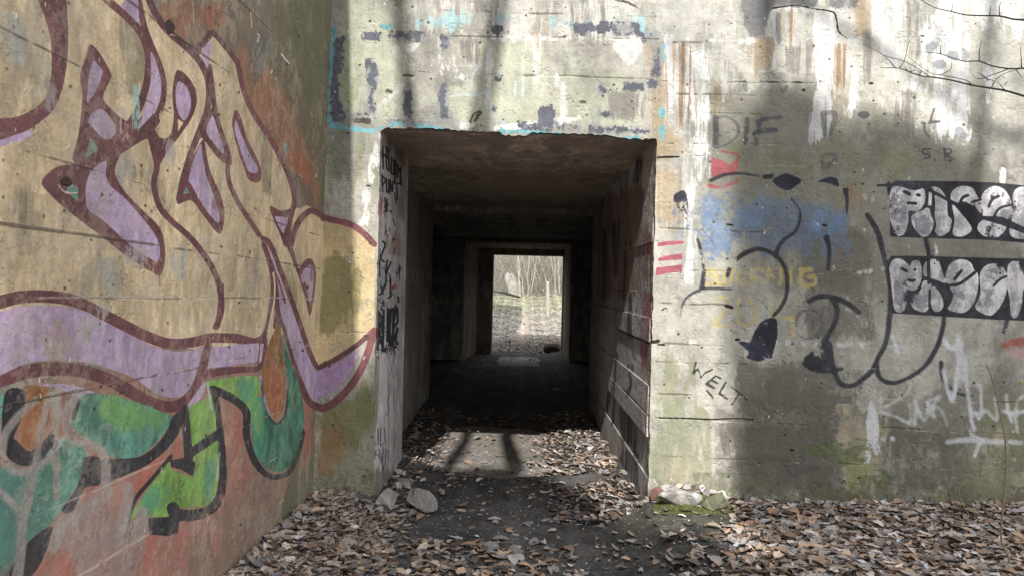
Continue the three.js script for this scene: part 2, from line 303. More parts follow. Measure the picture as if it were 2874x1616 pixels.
    k.fill(cB, '1000,500 1030,480 1000,560 950,610 930,600');
  });
  L({ c: tan, edge: 0.1, blur: 1, seed: 22 }, (k) => { k.fill(cA, '890,595 918,615 890,662', 0); k.line(cJ, '140,440 150,520 140,640 108,790', 9); });
  L({ c: mar, blur: 1 }, (k) => { k.fill(cJ, '325,490 345,520 340,572 320,530'); k.line(cA, '1315,1215 1350,1290 1400,1420 1430,1520', 9); k.line(cA, '797,1370 800,1435', 4); });
  L({ c: [108, 128, 118], edge: 0.3, blur: 1, seed: 23 }, (k) => { k.fill(cA, '450,690 492,750 425,790', 0); k.fill(cA, '350,920 388,940 387,1008 325,958', 0); k.fill(cA, '935,935 952,970 910,976', 0); k.fill(cA, '1420,720 1440,715 1440,778 1425,770', 0); });
  L({ c: [88, 128, 118], edge: 0.4, blur: 1, seed: 24 }, (k) => k.fill(cA, '355,925 385,945 385,1005 345,960', 0));
  // rubbed places where the coats below show
  L({ c: [158, 150, 146], blur: 8, edge: 1.9, fx: 1.6, fy: 0.8, soft: 0.2, k: 0.5, op: 0.75, seed: 25 }, (k) => { k.fill(cA, '230,440 290,450 280,560 240,580'); k.fill(cA, '560,560 640,570 650,720 560,700'); k.fill(cA, '800,700 880,720 860,790 800,800'); k.fill(cB, '470,90 540,100 520,140 480,130'); k.fill(cA, '640,1270 720,1270 720,1310 660,1300'); });
  L({ c: [142, 178, 164], blur: 6, edge: 1.9, fx: 1.6, fy: 0.5, soft: 0.2, k: 0.62, op: 0.7, seed: 26 }, (k) => { k.fill(cA, '660,480 695,470 690,650 655,660'); k.fill(cA, '570,560 620,580 600,650 560,630'); });
  L({ c: [150, 128, 112], blur: 12, k: 0.62, edge: 1.8, fx: 1, fy: 0.8, soft: 0.25, op: 0.6, seed: 27 }, (k) => k.fill(cB, '210,240 300,260 290,370 200,380'));
  L({ c: [124, 138, 116], blur: 8, k: 0.62, edge: 1.8, fx: 1.4, fy: 1, soft: 0.2, op: 0.5, seed: 28 }, (k) => { k.fill(cB, '430,190 560,190 540,260 450,250'); k.fill(cB, '780,520 880,530 860,560 780,550'); });
  // green, teal and black piece underneath
  const blk = [56, 53, 55];
  L({ c: [94, 138, 120], edge: 0.25, blur: 2, tone: 0.25, seed: 30 }, (k) => { k.fill(cB, '430,540 560,550 700,590 830,640 860,655 820,730 760,800 690,850 600,862 540,845 480,790 400,745 350,690 370,600'); k.fill(cB, '-80,880 0,900 100,940 250,870 320,760 440,840 400,960 330,1080 240,1200 150,1270 50,1370 -80,1420'); k.fill(cB, '-80,560 15,545 20,640 -80,700'); });
  L({ c: [112, 156, 88], blur: 12, edge: 1, fx: 0.8, fy: 0.5, soft: 0.35, op: 0.8, seed: 31 }, (k) => k.fill(cB, '500,550 700,590 820,640 800,700 640,720 520,680'));
  L({ c: [82, 118, 108], blur: 20, edge: 1, fx: 0.8, fy: 0.4, soft: 0.35, op: 0.7, seed: 32 }, (k) => { k.fill(cB, '-80,1130 60,1000 200,1010 200,1230 60,1380 -80,1440'); k.fill(cB, '560,780 720,760 660,860 560,850'); });
  L({ c: [114, 148, 76], edge: 0.2, blur: 2, tone: 0.25, seed: 33 }, (k) => { k.fill(cB, '1030,480 1250,450 1290,480 1285,560 1240,612 1200,590 1120,530 1050,510'); k.fill(cB, '1030,560 1060,540 1080,640 1100,720 1105,900 1100,1000 1060,1080 960,1110 850,1105 850,1150 700,1152 640,1160 690,1080 760,980 840,880 850,910 950,950 970,880 950,830 940,700 930,620'); });
  L({ c: [86, 140, 112], blur: 8, edge: 1, fx: 1, fy: 0.6, soft: 0.3, op: 0.8, seed: 34 }, (k) => { k.fill(cB, '700,1060 790,960 850,1000 810,1120 720,1140'); k.fill(cB, '1180,470 1270,480 1240,590 1190,570'); k.fill(cB, '1030,900 1060,900 1050,1040 1020,1030'); });
  L({ c: [68, 116, 94], edge: 0.2, blur: 2, tone: 0.3, seed: 35 }, (k) => k.fill(cB, '1240,612 1300,555 1320,620 1380,685 1422,630 1432,500 1408,290 1440,360 1490,500 1512,640 1502,780 1470,870 1400,930 1330,910 1270,840 1250,720'));
  L({ c: [108, 150, 90], blur: 8, edge: 0.9, fx: 1, fy: 0.4, soft: 0.3, op: 0.7, seed: 36 }, (k) => k.fill(cB, '1230,600 1290,560 1310,640 1290,760 1250,730'));
  L({ c: [126, 86, 58], edge: 0.2, blur: 2, tone: 0.25, seed: 37 }, (k) => { k.fill(cB, '1390,190 1340,280 1308,400 1310,500 1340,620 1380,672 1415,600 1422,480 1405,300'); k.fill(cB, '110,505 235,515 250,620 190,800 130,812 100,780 130,620'); });
  L({ c: [150, 92, 62], blur: 9, edge: 1, soft: 0.3, op: 0.7, seed: 38 }, (k) => { k.fill(cB, '1330,420 1390,400 1410,520 1390,640 1340,580'); k.fill(cB, '130,600 220,620 180,770 140,780'); });
  L({ c: blk, edge: 0.15, blur: 1.5, tone: 0.3, seed: 39, wear: 0.03 }, (k) => {
    k.fill(cB, '860,650 925,615 905,700 860,780 780,860 700,910 580,960 500,975 420,880 440,850 540,862 610,862 700,850 780,790 830,720');
    k.fill(cB, '420,870 500,985 420,1010 360,1120 305,1120 360,1040 400,950');
    k.fill(cB, '20,540 120,525 110,640 60,760 10,820'); k.fill(cB, '60,760 130,822 190,805 255,730 255,830 180,890 90,892 20,830'); k.fill(cB, '330,560 395,560 380,640 355,670');
    k.line(cB, '1060,520 1150,560 1225,630 1225,740 1260,860 1310,930 1370,955 1440,930 1485,840 1510,730', 44, 1, 20);
    k.line(cB, '1062,520 1085,640 1102,800 1108,950 1090,1060 1040,1120 960,1145 880,1140 860,1110', 26, 1, 66);
    k.fill(cB, '860,1090 890,1180 885,1232 830,1250 740,1240 735,1160 845,1152', 0);
    k.line(cB, '918,615 930,760 938,860', 42); k.line(cB, '950,835 1092,735', 44); k.fill(cB, '845,870 940,855 972,885 962,952 900,918 850,905', 0);
    k.line(cB, '850,850 750,970 665,1080 620,1250', 20); k.fill(cB, '130,1290 250,1200 230,1320 150,1448 40,1448');
    k.line(cB, '1300,470 1312,560 1340,650 1380,690 1420,640 1432,520', 10);
  });
  L({ c: [170, 200, 200], blur: 3, edge: 0.9, soft: 0.3, op: 0.7, seed: 40 }, (k) => { k.line(cB, '1295,450 1312,560 1345,650 1390,695', 13); k.line(cB, '1032,480 1052,620', 16); k.line(cB, '1092,830 1080,960', 13); k.fill(cB, '250,530 300,530 310,640 280,660'); k.line(cB, '20,880 90,930 200,890 310,760', 30); });
  // translucent grey over-spray scribbles
  L({ c: [148, 138, 132], blur: 5, edge: 0.25, soft: 0.3, op: 0.82, tone: 0.15, seed: 41 }, (k) => {
    k.line(cK, '270,110 150,220 50,340 20,440 20,560 100,650 230,640 400,540', 62); k.line(cK, '440,40 370,100 330,220 300,400 270,580', 56); k.line(cK, '400,40 420,200 420,420 430,600 420,860', 52);
    k.line(cK, '590,70 515,180 505,330 545,420 680,440 780,520 800,640 790,780 740,900', 74); k.line(cK, '240,650 210,850 165,1050 155,1250 120,1500', 80); k.line(cK, '-30,790 90,890 150,990', 62);
    k.line(cK, '960,770 960,900 900,1130', 90); k.line(cK, '1070,960 1050,1140', 100); k.line(cK, '820,800 700,930 560,1000 460,1060 400,1230', 90);
  });
  L({ c: [140, 128, 124], blur: 20, edge: 1, fx: 0.8, fy: 0.5, soft: 0.3, op: 0.7, seed: 42 }, (k) => k.fill(cK, '470,960 700,950 860,830 880,1100 1100,980 1120,1150 1060,1300 960,1500 760,1500 420,1230'));
  L({ c: [112, 100, 84], blur: 40, edge: 2, fx: 2.2, fy: 0.5, soft: 0.3, k: 0.45, op: 0.14, seed: 46 }, (k) => k.fill(cX, '-300,-200 960,-200 960,1700 -300,1700', 0));
  L({ c: [176, 166, 148], blur: 20, edge: 2, fx: 3.2, fy: 3, soft: 0.15, k: 0.2, op: 0.3, seed: 47 }, (k) => k.fill(cX, '-300,-200 960,-200 960,1700 -300,1700', 0));
  // board joints: dark above, limey below; hairline chips
  const joints = [1.27, 0.985, 0.72, 0.5, 0.285, 0.137, 0.0, -0.2, -0.43, -0.6, -0.78, -1.02, -1.3], pathOf = (m, o = 0) => { let s = ''; for (let i = 0; i <= 24; i++) { const x = -200 + i * 48; s += x + ',' + (836 + m * (x - 1520) + (nq(i * 41 + o, o * 7) - 0.5) * 5) + ' '; } return s; };
  L({ c: [74, 66, 56], edge: 0.9, blur: 1, fx: 0.3, fy: 2, soft: 0.25, op: 0.6, wear: 0.42, wx: 0.5, wy: 0.5, rise: -0.22, seed: 50 }, (k) => joints.forEach((m, i) => { if (m > -0.3) k.line(cX, pathOf(m, i), 3.2); }));
  L({ c: [190, 178, 164], edge: 0.9, blur: 1, fx: 0.3, fy: 2, soft: 0.25, op: 0.55, wear: 0.48, wx: 0.5, wy: 0.5, rise: 0.1, seed: 51 }, (k) => joints.forEach((m, i) => { if (m < 0.1) k.line(cX, pathOf(m, i), 3); }));
  L({ c: [62, 56, 48], rise: -0.2, blur: 1 }, (k) => { seed(61); for (let i = 0; i < 90; i++) { const x = rr(0, 900), y = rr(0, 1500); k.fill(cX, `${x},${y} ${x + rr(2, 7)},${y + rr(-3, 2)} ${x + rr(3, 8)},${y + rr(2, 6)} ${x},${y + rr(2, 5)}`); } });
  L({ c: [206, 200, 190], blur: 1, edge: 0.5, op: 0.8 }, (k) => { seed(62); for (let i = 0; i < 70; i++) { const x = rr(0, 900), y = rr(0, 1500); k.line(cX, `${x},${y} ${x + rr(-4, 4)},${y + rr(3, 16)}`, rr(1, 3)); } k.line(cA, '965,0 970,120', 3); k.line(cA, '1255,60 1262,140', 3); k.line(cA, '1290,170 1300,180 1290,210', 5); k.line(cA, '1410,270 1450,320', 6); });
  L({ c: [88, 84, 84], blur: 3, op: 0.5, edge: 0.8 }, (k) => { k.line(cA, '1110,60 1170,80 1140,40', 9); k.line(cA, '1240,230 1270,310 1310,260 1340,190 1345,300 1290,400', 9); });
  // two spalled holes
  L({ c: [58, 46, 42], blur: 2, rise: -0.45, edge: 0.5, seed: 70 }, (k) => { k.fill(cA, '300,900 335,885 360,915 340,930 305,925'); k.fill(cA, '825,115 850,95 875,135 850,165 830,150'); });
  L({ c: [178, 158, 146], blur: 1, rise: -0.1, edge: 0.7, seed: 71 }, (k) => { k.line(cA, '290,925 310,955 345,970 385,968', 6); k.line(cA, '830,165 880,180', 5); });
  // green film near the corner and foot
  L({ c: [86, 88, 62], blur: 9, edge: 1.2, fx: 2, fy: 0.3, soft: 0.3, op: 0.6, seed: 72 }, (k) => { k.fill(cA, '1440,0 1600,0 1640,500 1560,560 1480,300', 0); k.fill(cJ, '330,1240 400,1240 380,1500 330,1500', 0); k.fill(cB, '1500,760 1600,740 1580,1060 1420,1220 1400,1100', 0); });
  return S.finish(0.018, 0.93, 1.09);
}

// ---------------------------------------------------------------- front wall: stains, joints, lettering
function paintFront() {
  const S = new Surface(2048, 1536, 2048 / FW, frontUV);
  concrete(S, [174, 171, 159], [149, 145, 135]);
  const L = (o, f) => S.layer(o, f);
  // broad weathering: greener left and lintel, browner right, dirty foot
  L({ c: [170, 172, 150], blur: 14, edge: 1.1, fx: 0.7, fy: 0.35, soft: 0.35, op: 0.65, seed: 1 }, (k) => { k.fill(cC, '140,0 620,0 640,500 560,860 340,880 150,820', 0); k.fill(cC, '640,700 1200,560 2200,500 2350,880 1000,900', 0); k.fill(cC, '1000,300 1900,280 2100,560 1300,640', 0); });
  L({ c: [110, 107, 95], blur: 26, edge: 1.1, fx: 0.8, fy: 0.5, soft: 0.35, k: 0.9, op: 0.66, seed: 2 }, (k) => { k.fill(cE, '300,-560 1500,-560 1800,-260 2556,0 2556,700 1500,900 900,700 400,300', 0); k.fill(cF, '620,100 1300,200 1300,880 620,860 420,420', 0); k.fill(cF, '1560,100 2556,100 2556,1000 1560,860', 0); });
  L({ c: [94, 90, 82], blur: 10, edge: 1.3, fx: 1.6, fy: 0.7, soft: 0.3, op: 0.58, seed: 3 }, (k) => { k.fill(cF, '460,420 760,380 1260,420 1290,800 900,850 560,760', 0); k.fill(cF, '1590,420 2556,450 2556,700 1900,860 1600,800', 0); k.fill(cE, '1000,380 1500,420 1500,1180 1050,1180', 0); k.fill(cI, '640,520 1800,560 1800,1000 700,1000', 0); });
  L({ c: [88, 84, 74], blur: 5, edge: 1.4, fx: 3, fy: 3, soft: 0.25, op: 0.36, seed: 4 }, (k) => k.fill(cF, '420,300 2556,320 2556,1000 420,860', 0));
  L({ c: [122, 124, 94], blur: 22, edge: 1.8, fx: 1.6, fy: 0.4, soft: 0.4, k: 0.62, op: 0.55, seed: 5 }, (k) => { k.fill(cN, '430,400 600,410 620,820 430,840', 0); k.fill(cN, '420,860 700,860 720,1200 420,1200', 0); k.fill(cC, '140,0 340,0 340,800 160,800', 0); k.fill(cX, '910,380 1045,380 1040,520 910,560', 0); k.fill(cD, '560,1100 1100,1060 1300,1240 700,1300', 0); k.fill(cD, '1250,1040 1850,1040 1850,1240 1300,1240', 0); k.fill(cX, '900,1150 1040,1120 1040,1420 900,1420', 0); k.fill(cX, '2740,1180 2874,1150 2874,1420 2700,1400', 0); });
  // pale lime washed down the face
  const white = [198, 196, 194];
  L({ c: [180, 177, 169], blur: 12, edge: 1.7, fx: 3, fy: 0.3, soft: 0.35, k: 0.68, op: 0.8, seed: 6 }, (k) => {
    k.fill(cC, '650,0 1150,0 1180,90 800,240 640,200', 0); k.fill(cC, '1250,20 1560,0 1540,260 1260,240', 0); k.fill(cC, '1640,20 2560,0 2560,260 2400,200 2200,280 1700,300', 0); k.fill(cC, '1480,100 1640,100 1620,620 1540,560', 0); k.fill(cC, '2130,280 2350,280 2340,560 2160,570', 0);
    k.fill(cD, '-60,290 200,300 190,880 0,900 -60,600', 0); k.fill(cD, '190,300 560,300 540,600 380,680 200,640', 0); k.fill(cD, '520,310 800,310 780,460 540,480', 0); k.fill(cD, '830,70 1380,80 1380,300 1220,420 830,330', 0);
    k.fill(cD, '0,0 560,0 560,260 0,270', 0);
  });
  L({ c: white, blur: 9, edge: 1.5, fx: 3, fy: 0.5, soft: 0.25, k: 0.84, op: 0.9, seed: 7, rise: 0.03 }, (k) => {
    k.fill(cD, '190,330 360,330 370,700 365,1000 370,1240 280,1330 200,1320 195,1000 190,700', 0); k.fill(cE, '200,0 350,0 340,80 275,130 262,420 250,800 180,800 185,300', 0);
    k.fill(cD, '20,330 130,330 110,700 30,720'); k.fill(cD, '1095,80 1205,100 1200,560 1170,980 1090,980 1095,400', 0);
    k.fill(cD, '1480,-20 1740,-20 1730,200 1740,330 1700,480 1660,600 1600,600 1550,480 1530,330 1470,180', 0);
    k.fill(cD, '1960,-20 2130,-20 2180,200 2210,420 2170,560 2180,800 2140,960 1900,960 1830,880 1810,600 1840,420 1850,220', 0);
    k.fill(cD, '1740,480 1830,480 1820,640 1770,620'); k.fill(cD, '2280,480 2320,480 2330,560 2310,620 2290,700', 0); k.fill(cD, '2400,-20 2556,-20 2556,300 2500,260 2440,160', 0); k.fill(cD, '2180,-20 2380,-20 2360,100 2240,180 2180,100', 0);
    k.fill(cD, '1320,400 1400,400 1410,800 1340,780', 0);
  });
  L({ c: [194, 192, 187], blur: 3, edge: 1.5, fx: 2, fy: 1, soft: 0.25, k: 0.85, op: 0.9, seed: 8, rise: 0.05 }, (k) => {
    k.fill(cC, '510,330 620,330 720,300 760,290 700,340 620,400 580,470 530,440'); k.fill(cC, '840,270 940,280 970,400 990,500 1010,560 930,610 860,560 850,430'); k.line(cC, '360,870 450,740 560,640 680,560 800,470 820,360', 60, 1, 14); k.line(cC, '860,520 960,520 1030,560', 40);
    k.line(cC, '950,250 1150,265 1450,270 1650,275 1900,280 2350,275', 9); k.fill(cC, '2120,290 2340,285 2300,420 2220,480 2140,380'); k.fill(cC, '2480,560 2576,480 2576,760 2500,760'); k.line(cC, '1215,370 1220,480 1215,600 1210,760', 30); k.line(cC, '1755,600 1750,860', 38); k.line(cC, '1710,540 1715,620', 26); k.line(cC, '1560,280 1560,420', 50, 1, 10);
    k.fill(cC, '1270,940 1320,900 1500,880 1700,860 1880,850 1800,880 1500,930'); k.fill(cC, '410,970 440,970 440,1000 412,1010'); k.fill(cC, '980,900 1060,880 1100,910 1020,940');
    k.line(cD, '800,60 960,60 1080,75 1370,70', 14); k.line(cD, '0,290 180,275 420,285 700,290', 16); k.line(cD, '790,70 770,170 780,280', 22); k.line(cD, '780,290 800,470', 14);
    k.line(cE, '60,1215 300,1195 560,1190 730,1205', 9); k.line(cE, '820,1200 1160,1210 1600,1228 1950,1245', 8); k.line(cE, '1230,680 1330,700', 10); k.line(cE, '1400,720 1600,680', 10); k.line(cD, '1430,1255 1470,1210 1540,1185', 9); k.fill(cD, '1560,1240 1570,1290 1545,1290'); k.line(cE, '1760,520 1740,600', 24); k.line(cD, '2410,1200 2400,1280', 20, 1, 26);
    k.line(cN, '430,1230 500,1290 540,1330', 20); k.fill(cE, '1420,160 1570,160 1540,200 1510,290 1480,260 1430,200'); k.line(cE, '1945,500 1950,580', 12);
  });
  // pale column of bare concrete, low right; sunlit tone painted at the portal foot
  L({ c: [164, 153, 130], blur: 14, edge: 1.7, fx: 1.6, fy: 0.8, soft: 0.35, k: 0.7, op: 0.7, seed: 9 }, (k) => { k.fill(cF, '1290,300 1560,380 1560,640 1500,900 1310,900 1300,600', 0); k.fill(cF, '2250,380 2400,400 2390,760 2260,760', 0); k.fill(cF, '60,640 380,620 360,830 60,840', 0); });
  // rust and tannin runs
  L({ c: [150, 127, 97], blur: 9, edge: 1.7, fx: 5, fy: 0.16, soft: 0.35, k: 0.72, op: 0.62, seed: 10 }, (k) => {
    k.fill(cD, '895,60 945,60 950,300 930,520 900,420', 0); k.fill(cD, '1020,200 1070,180 1060,420 1030,420', 0); k.fill(cD, '1210,300 1300,280 1310,560 1290,960 1180,980 1200,600', 0); k.fill(cD, '140,310 205,320 200,640 190,1000 150,900', 0); k.fill(cD, '370,560 425,560 420,760 390,960', 0); k.fill(cD, '630,300 670,300 650,520', 0); k.fill(cD, '700,300 770,300 740,460', 0); k.fill(cD, '0,940 190,940 180,1090 0,1090', 0);
    k.fill(cD, '-70,300 0,320 20,700 10,1080 -70,1080', 0); k.fill(cE, '0,0 190,0 180,360 80,380 0,300', 0); k.fill(cE, '980,120 1080,110 1060,240 1010,200', 0); k.fill(cE, '1240,120 1400,130 1380,240 1280,220', 0); k.fill(cD, '1380,0 1450,0 1440,220 1400,200', 0); k.fill(cC, '1510,150 1640,120 1620,400 1560,420', 0); k.fill(cC, '2340,300 2420,320 2430,700 2460,1000 2400,1000 2380,640', 0);
  });
  L({ c: [118, 86, 58], blur: 5, edge: 1.8, fx: 6, fy: 0.14, soft: 0.3, k: 0.72, op: 0.6, seed: 11 }, (k) => { k.fill(cD, '905,60 935,60 935,330 915,360', 0); k.fill(cD, '1240,330 1290,330 1285,600 1250,560', 0); k.fill(cD, '165,320 200,330 190,900 170,880', 0); k.fill(cD, '385,600 415,600 410,880 390,880', 0); k.fill(cE, '1290,120 1340,120 1330,200 1300,190', 0); });
  // grey-black areas and darker runs
  L({ c: [98, 97, 99], blur: 5, edge: 0.9, fx: 1.6, fy: 0.6, soft: 0.25, op: 0.85, seed: 12, rise: -0.05 }, (k) => { k.fill(cD, '575,-20 830,-20 800,60 780,100 750,180 740,250 640,250 590,180', 0); k.fill(cD, '820,-20 1400,-20 1390,66 1100,62 960,50 810,52', 0); k.fill(cD, '810,80 860,80 850,300 820,330', 0); });
  L({ c: [112, 106, 102], blur: 6, edge: 1.2, fx: 3, fy: 0.25, soft: 0.3, op: 0.7, seed: 13 }, (k) => { k.fill(cD, '1460,230 1540,260 1520,320 1490,580 1465,580', 0); k.fill(cD, '860,320 1000,330 980,520 900,520', 0); k.fill(cD, '1010,280 1090,280 1085,560 1030,560', 0); k.fill(cD, '430,400 520,420 620,560 460,560', 0); k.fill(cC, '1090,0 1260,0 1230,90 1130,80', 0); k.fill(cC, '1000,280 1160,270 1150,480 1020,420', 0); k.fill(cC, '2060,660 2380,660 2340,860 2100,860', 0); k.fill(cD, '1720,0 1820,0 1830,420 1740,430', 0); k.fill(cD, '1700,620 1820,640 1800,980 1500,1000', 0); });
  L({ c: [120, 124, 128], blur: 3, edge: 1, fx: 1.6, fy: 1, soft: 0.25, op: 0.6, seed: 14 }, (k) => { k.fill(cD, '1940,420 2020,430 1990,480 1930,470'); k.fill(cD, '2030,360 2100,370 2080,420 2040,410'); k.fill(cD, '2120,350 2170,360 2150,420'); k.fill(cD, '1880,300 1950,310 1920,380 1870,360'); k.fill(cD, '2090,900 2170,940 2140,980 2090,960'); });
  // old paint: turquoise outline over navy, flaking off the lintel
  const tur = [100, 150, 156], nav = [84, 85, 94];
  const navy = (k) => {
    k.fill(cC, '85,300 165,250 155,400 132,560 130,760 165,815 55,815 72,500', 0); k.fill(cC, '340,440 405,450 400,560 372,700 410,830 335,830 345,620', 0); k.fill(cC, '605,650 662,650 655,760 640,890 610,890 600,800', 0); k.fill(cC, '862,605 918,605 905,740 950,880 870,870 860,760', 0);
    k.fill(cC, '310,252 425,250 420,288 310,285', 0); k.fill(cC, '488,248 655,240 650,278 490,272', 0); k.fill(cC, '665,240 740,250 720,300 680,290', 0); k.fill(cC, '880,260 940,270 915,385 880,340', 0); k.fill(cC, '1228,200 1300,205 1290,250 1240,245', 0); k.fill(cC, '930,220 1000,215 990,250 930,250', 0);
    k.fill(cC, '1820,190 1900,165 2060,170 2080,215 1860,240', 0); k.fill(cC, '2110,175 2330,185 2450,290 2340,290 2300,230 2130,240', 0); k.fill(cC, '2400,310 2455,315 2445,480 2450,560 2385,530 2400,420', 0); k.fill(cC, '2180,600 2350,598 2340,655 2190,655', 0); k.fill(cC, '2360,575 2450,580 2445,635 2360,630', 0); k.fill(cC, '2005,615 2080,620 2060,700 2020,680', 0); k.fill(cC, '2000,795 2100,820 2080,855 1990,830', 0); k.fill(cC, '1590,790 1670,770 1690,850 1720,920 1600,920', 0); k.fill(cC, '2390,700 2420,700 2420,750', 0);
    k.fill(cC, '1440,900 1700,890 2100,920 2400,930 2400,965 2000,965 1500,945', 0); k.fill(cC, '60,810 340,830 350,880 200,900 60,880', 0); k.fill(cC, '340,840 420,850 400,890', 0); k.fill(cC, '440,860 600,860 650,900 500,895', 0); k.fill(cC, '640,870 900,880 980,910 700,905', 0); k.fill(cC, '1230,760 1270,780 1260,810 1225,800', 0); k.fill(cC, '1255,540 1310,545 1305,600 1255,600', 0);
  };
  L({ c: [120, 121, 124], blur: 8, edge: 1.2, fx: 2.2, fy: 0.7, soft: 0.4, k: 0.85, op: 0.62, seed: 55 }, navy);
  L({ c: nav, blur: 4, edge: 1.7, fx: 2.4, fy: 1.8, soft: 0.12, k: 1.1, wear: 0.22, wx: 2.6, wy: 2.6, op: 0.95, seed: 15, rise: 0.03 }, navy);
  L({ c: tur, blur: 3, edge: 1.5, fx: 2.4, fy: 2, soft: 0.15, k: 1.3, wear: 0.1, wx: 2.6, wy: 2.6, op: 0.92, seed: 16, rise: 0.02 }, (k) => {
    k.line(cC, '85,210 75,320 72,500 55,700 52,820 58,890', 22); k.line(cC, '60,905 200,930 340,945 420,935 500,905 580,895', 40, 1, 30); k.line(cC, '580,900 700,905 830,930 900,940', 18); k.line(cC, '1300,945 1450,955 1620,960 1760,975 1900,985', 22); k.line(cC, '1900,985 2060,990 2300,995', 12);
    k.line(cC, '2480,310 2482,450', 24); k.line(cC, '2472,800 2470,830', 20); k.line(cC, '2475,935 2470,1000', 26); k.line(cC, '430,185 540,200', 18);
  });
  L({ c: [142, 174, 178], blur: 8, edge: 1.5, fx: 2.6, fy: 0.5, soft: 0.3, k: 0.8, wear: 0.3, wx: 1.4, wy: 0.5, op: 0.8, seed: 17 }, (k) => { k.fill(cC, '630,140 760,120 1020,100 1160,100 1150,185 860,200 620,215', 0); k.line(cC, '1270,130 1500,140', 50); k.line(cC, '1700,165 1850,175 1950,145 2120,140 2300,158 2440,230', 38, 1, 26); k.line(cC, '480,205 640,215', 20); });
  L({ c: [186, 198, 206], blur: 3, edge: 0.5, op: 0.55, seed: 18 }, (k) => { k.line(cC, '1170,460 1100,540 1100,640 1150,700 1140,780 1080,820', 16); k.line(cC, '920,700 1020,680 1120,690 1220,650', 14); k.line(cC, '1210,760 1260,850 1340,890', 16); k.line(cC, '1300,490 1290,560', 26); k.line(cC, '1465,480 1460,700', 20); k.line(cC, '1410,560 1405,700', 16); k.line(cC, '1510,570 1600,580 1680,640', 14); k.line(cC, '1280,700 1300,820', 12); });
  L({ c: [64, 58, 48], blur: 1.5, edge: 0.9, fx: 3, fy: 3, soft: 0.2, op: 0.8, seed: 19, rise: -0.25 }, (k) => { k.line(cC, '1080,880 1110,820 1150,820 1110,880', 12); k.line(cC, '2130,0 2220,20 2310,70', 14, 1, 8); k.line(cC, '60,818 330,828', 9); k.line(cC, '140,960 300,966', 9); k.line(cC, '1880,740 1910,740', 20); k.line(cC, '620,545 670,550', 14); k.line(cC, '480,660 510,668', 10); k.line(cC, '240,870 340,880', 36); });
  // wing-wall lettering that turns the corner onto this face
  const mar = [112, 70, 72], pur = [170, 142, 172], tan = [192, 172, 132];
  L({ c: tan, blur: 2, edge: 0.25, fx: 1.6, fy: 0.6, soft: 0.15, op: 0.95, wear: 0.04, seed: 20 }, (k) => k.fill(cJ, '430,115 540,140 640,180 750,290 745,780 410,1000', 0));
  L({ c: [116, 112, 72], blur: 7, edge: 1.2, fx: 2, fy: 0.4, soft: 0.3, op: 0.65, seed: 21 }, (k) => { k.fill(cJ, '440,340 540,330 600,400 600,560 560,700 480,820 435,780', 0); k.fill(cJ, '620,420 660,420 650,700 625,690', 0); k.fill(cJ, '440,1240 640,1180 700,1040 720,1300 640,1500 420,1500', 0); });
  L({ c: mar, blur: 2, edge: 0.2, fx: 1.6, fy: 1, soft: 0.15, tone: 0.25, op: 0.95, seed: 22 }, (k) => { k.line(cJ, '430,105 520,128 600,148 670,192 745,268', 36); k.line(cJ, '380,1020 412,1005 520,950 640,870 745,775', 30); k.line(cJ, '340,1190 430,1245 520,1200 620,1090 690,960 740,800', 44); });
  L({ c: pur, blur: 2, edge: 0.2, soft: 0.15, seed: 23 }, (k) => k.fill(cJ, '380,1030 408,1022 500,990 600,930 665,885 620,1000 540,1110 420,1192 370,1200', 0));
  L({ c: [150, 104, 72], blur: 12, edge: 1.2, fx: 1, fy: 0.6, soft: 0.3, op: 0.5, k: 0.6, seed: 24 }, (k) => k.fill(cX, '890,1180 970,1190 980,1290 890,1330', 0));
  L({ c: [204, 202, 194], blur: 6, edge: 1.6, fx: 2, fy: 0.6, soft: 0.2, k: 0.8, op: 0.85, seed: 25 }, (k) => { k.fill(cL, '60,430 110,460 110,620 80,700 30,710 20,660 60,560', 0); k.line(cX, '1052,390 1050,500', 10); });
  // right side: tags and lettering
  const blk = [46, 45, 52];
  L({ c: [92, 108, 134], blur: 14, edge: 1.7, fx: 1.6, fy: 1.2, soft: 0.3, k: 0.72, op: 0.6, wear: 0.2, seed: 26 }, (k) => { k.fill(cE, '270,170 420,170 700,180 960,210 1000,300 1280,260 1300,500 1100,620 1030,560 830,540 400,570 340,500 290,300'); k.fill(cE, '60,250 180,220 180,440 90,440'); });
  L({ c: [98, 122, 158], blur: 10, edge: 1.8, fx: 1.8, fy: 1.2, soft: 0.3, k: 0.7, op: 0.6, seed: 27 }, (k) => { k.fill(cE, '360,200 470,200 480,400 440,560 360,560 370,360'); k.fill(cE, '560,240 700,260 640,360 540,330'); k.fill(cE, '1100,270 1270,280 1260,420 1110,430'); });
  const yel = [178, 160, 98];
  L({ c: yel, blur: 2.5, edge: 0.6, fx: 2, fy: 1.4, soft: 0.3, op: 0.7, wear: 0.22, seed: 28 }, (k) => {
    const w = 26; for (const s of ['340,690 335,800', '340,690 385,700 380,745 345,750 390,800', '410,690 405,770 430,800 455,780 460,680', '510,690 505,800', '510,690 560,720 545,760 600,800 600,690', '650,690 645,800', '650,690 720,690 715,745 660,750 725,800', '770,680 765,800', '770,690 850,800 850,680', '925,680 920,800', '985,690 1070,690 1010,700 985,760 1010,800 1090,795 1100,745 1050,745', '385,940 400,900 450,885 490,910 470,960 420,1040 385,1085 515,1080', '570,900 545,960 555,1040 610,1080 670,1040 670,950 620,895', '740,930 790,900 790,1070', '850,900 835,1020 960,1020', '950,900 940,1160']) k.line(cE, s, w);
  });
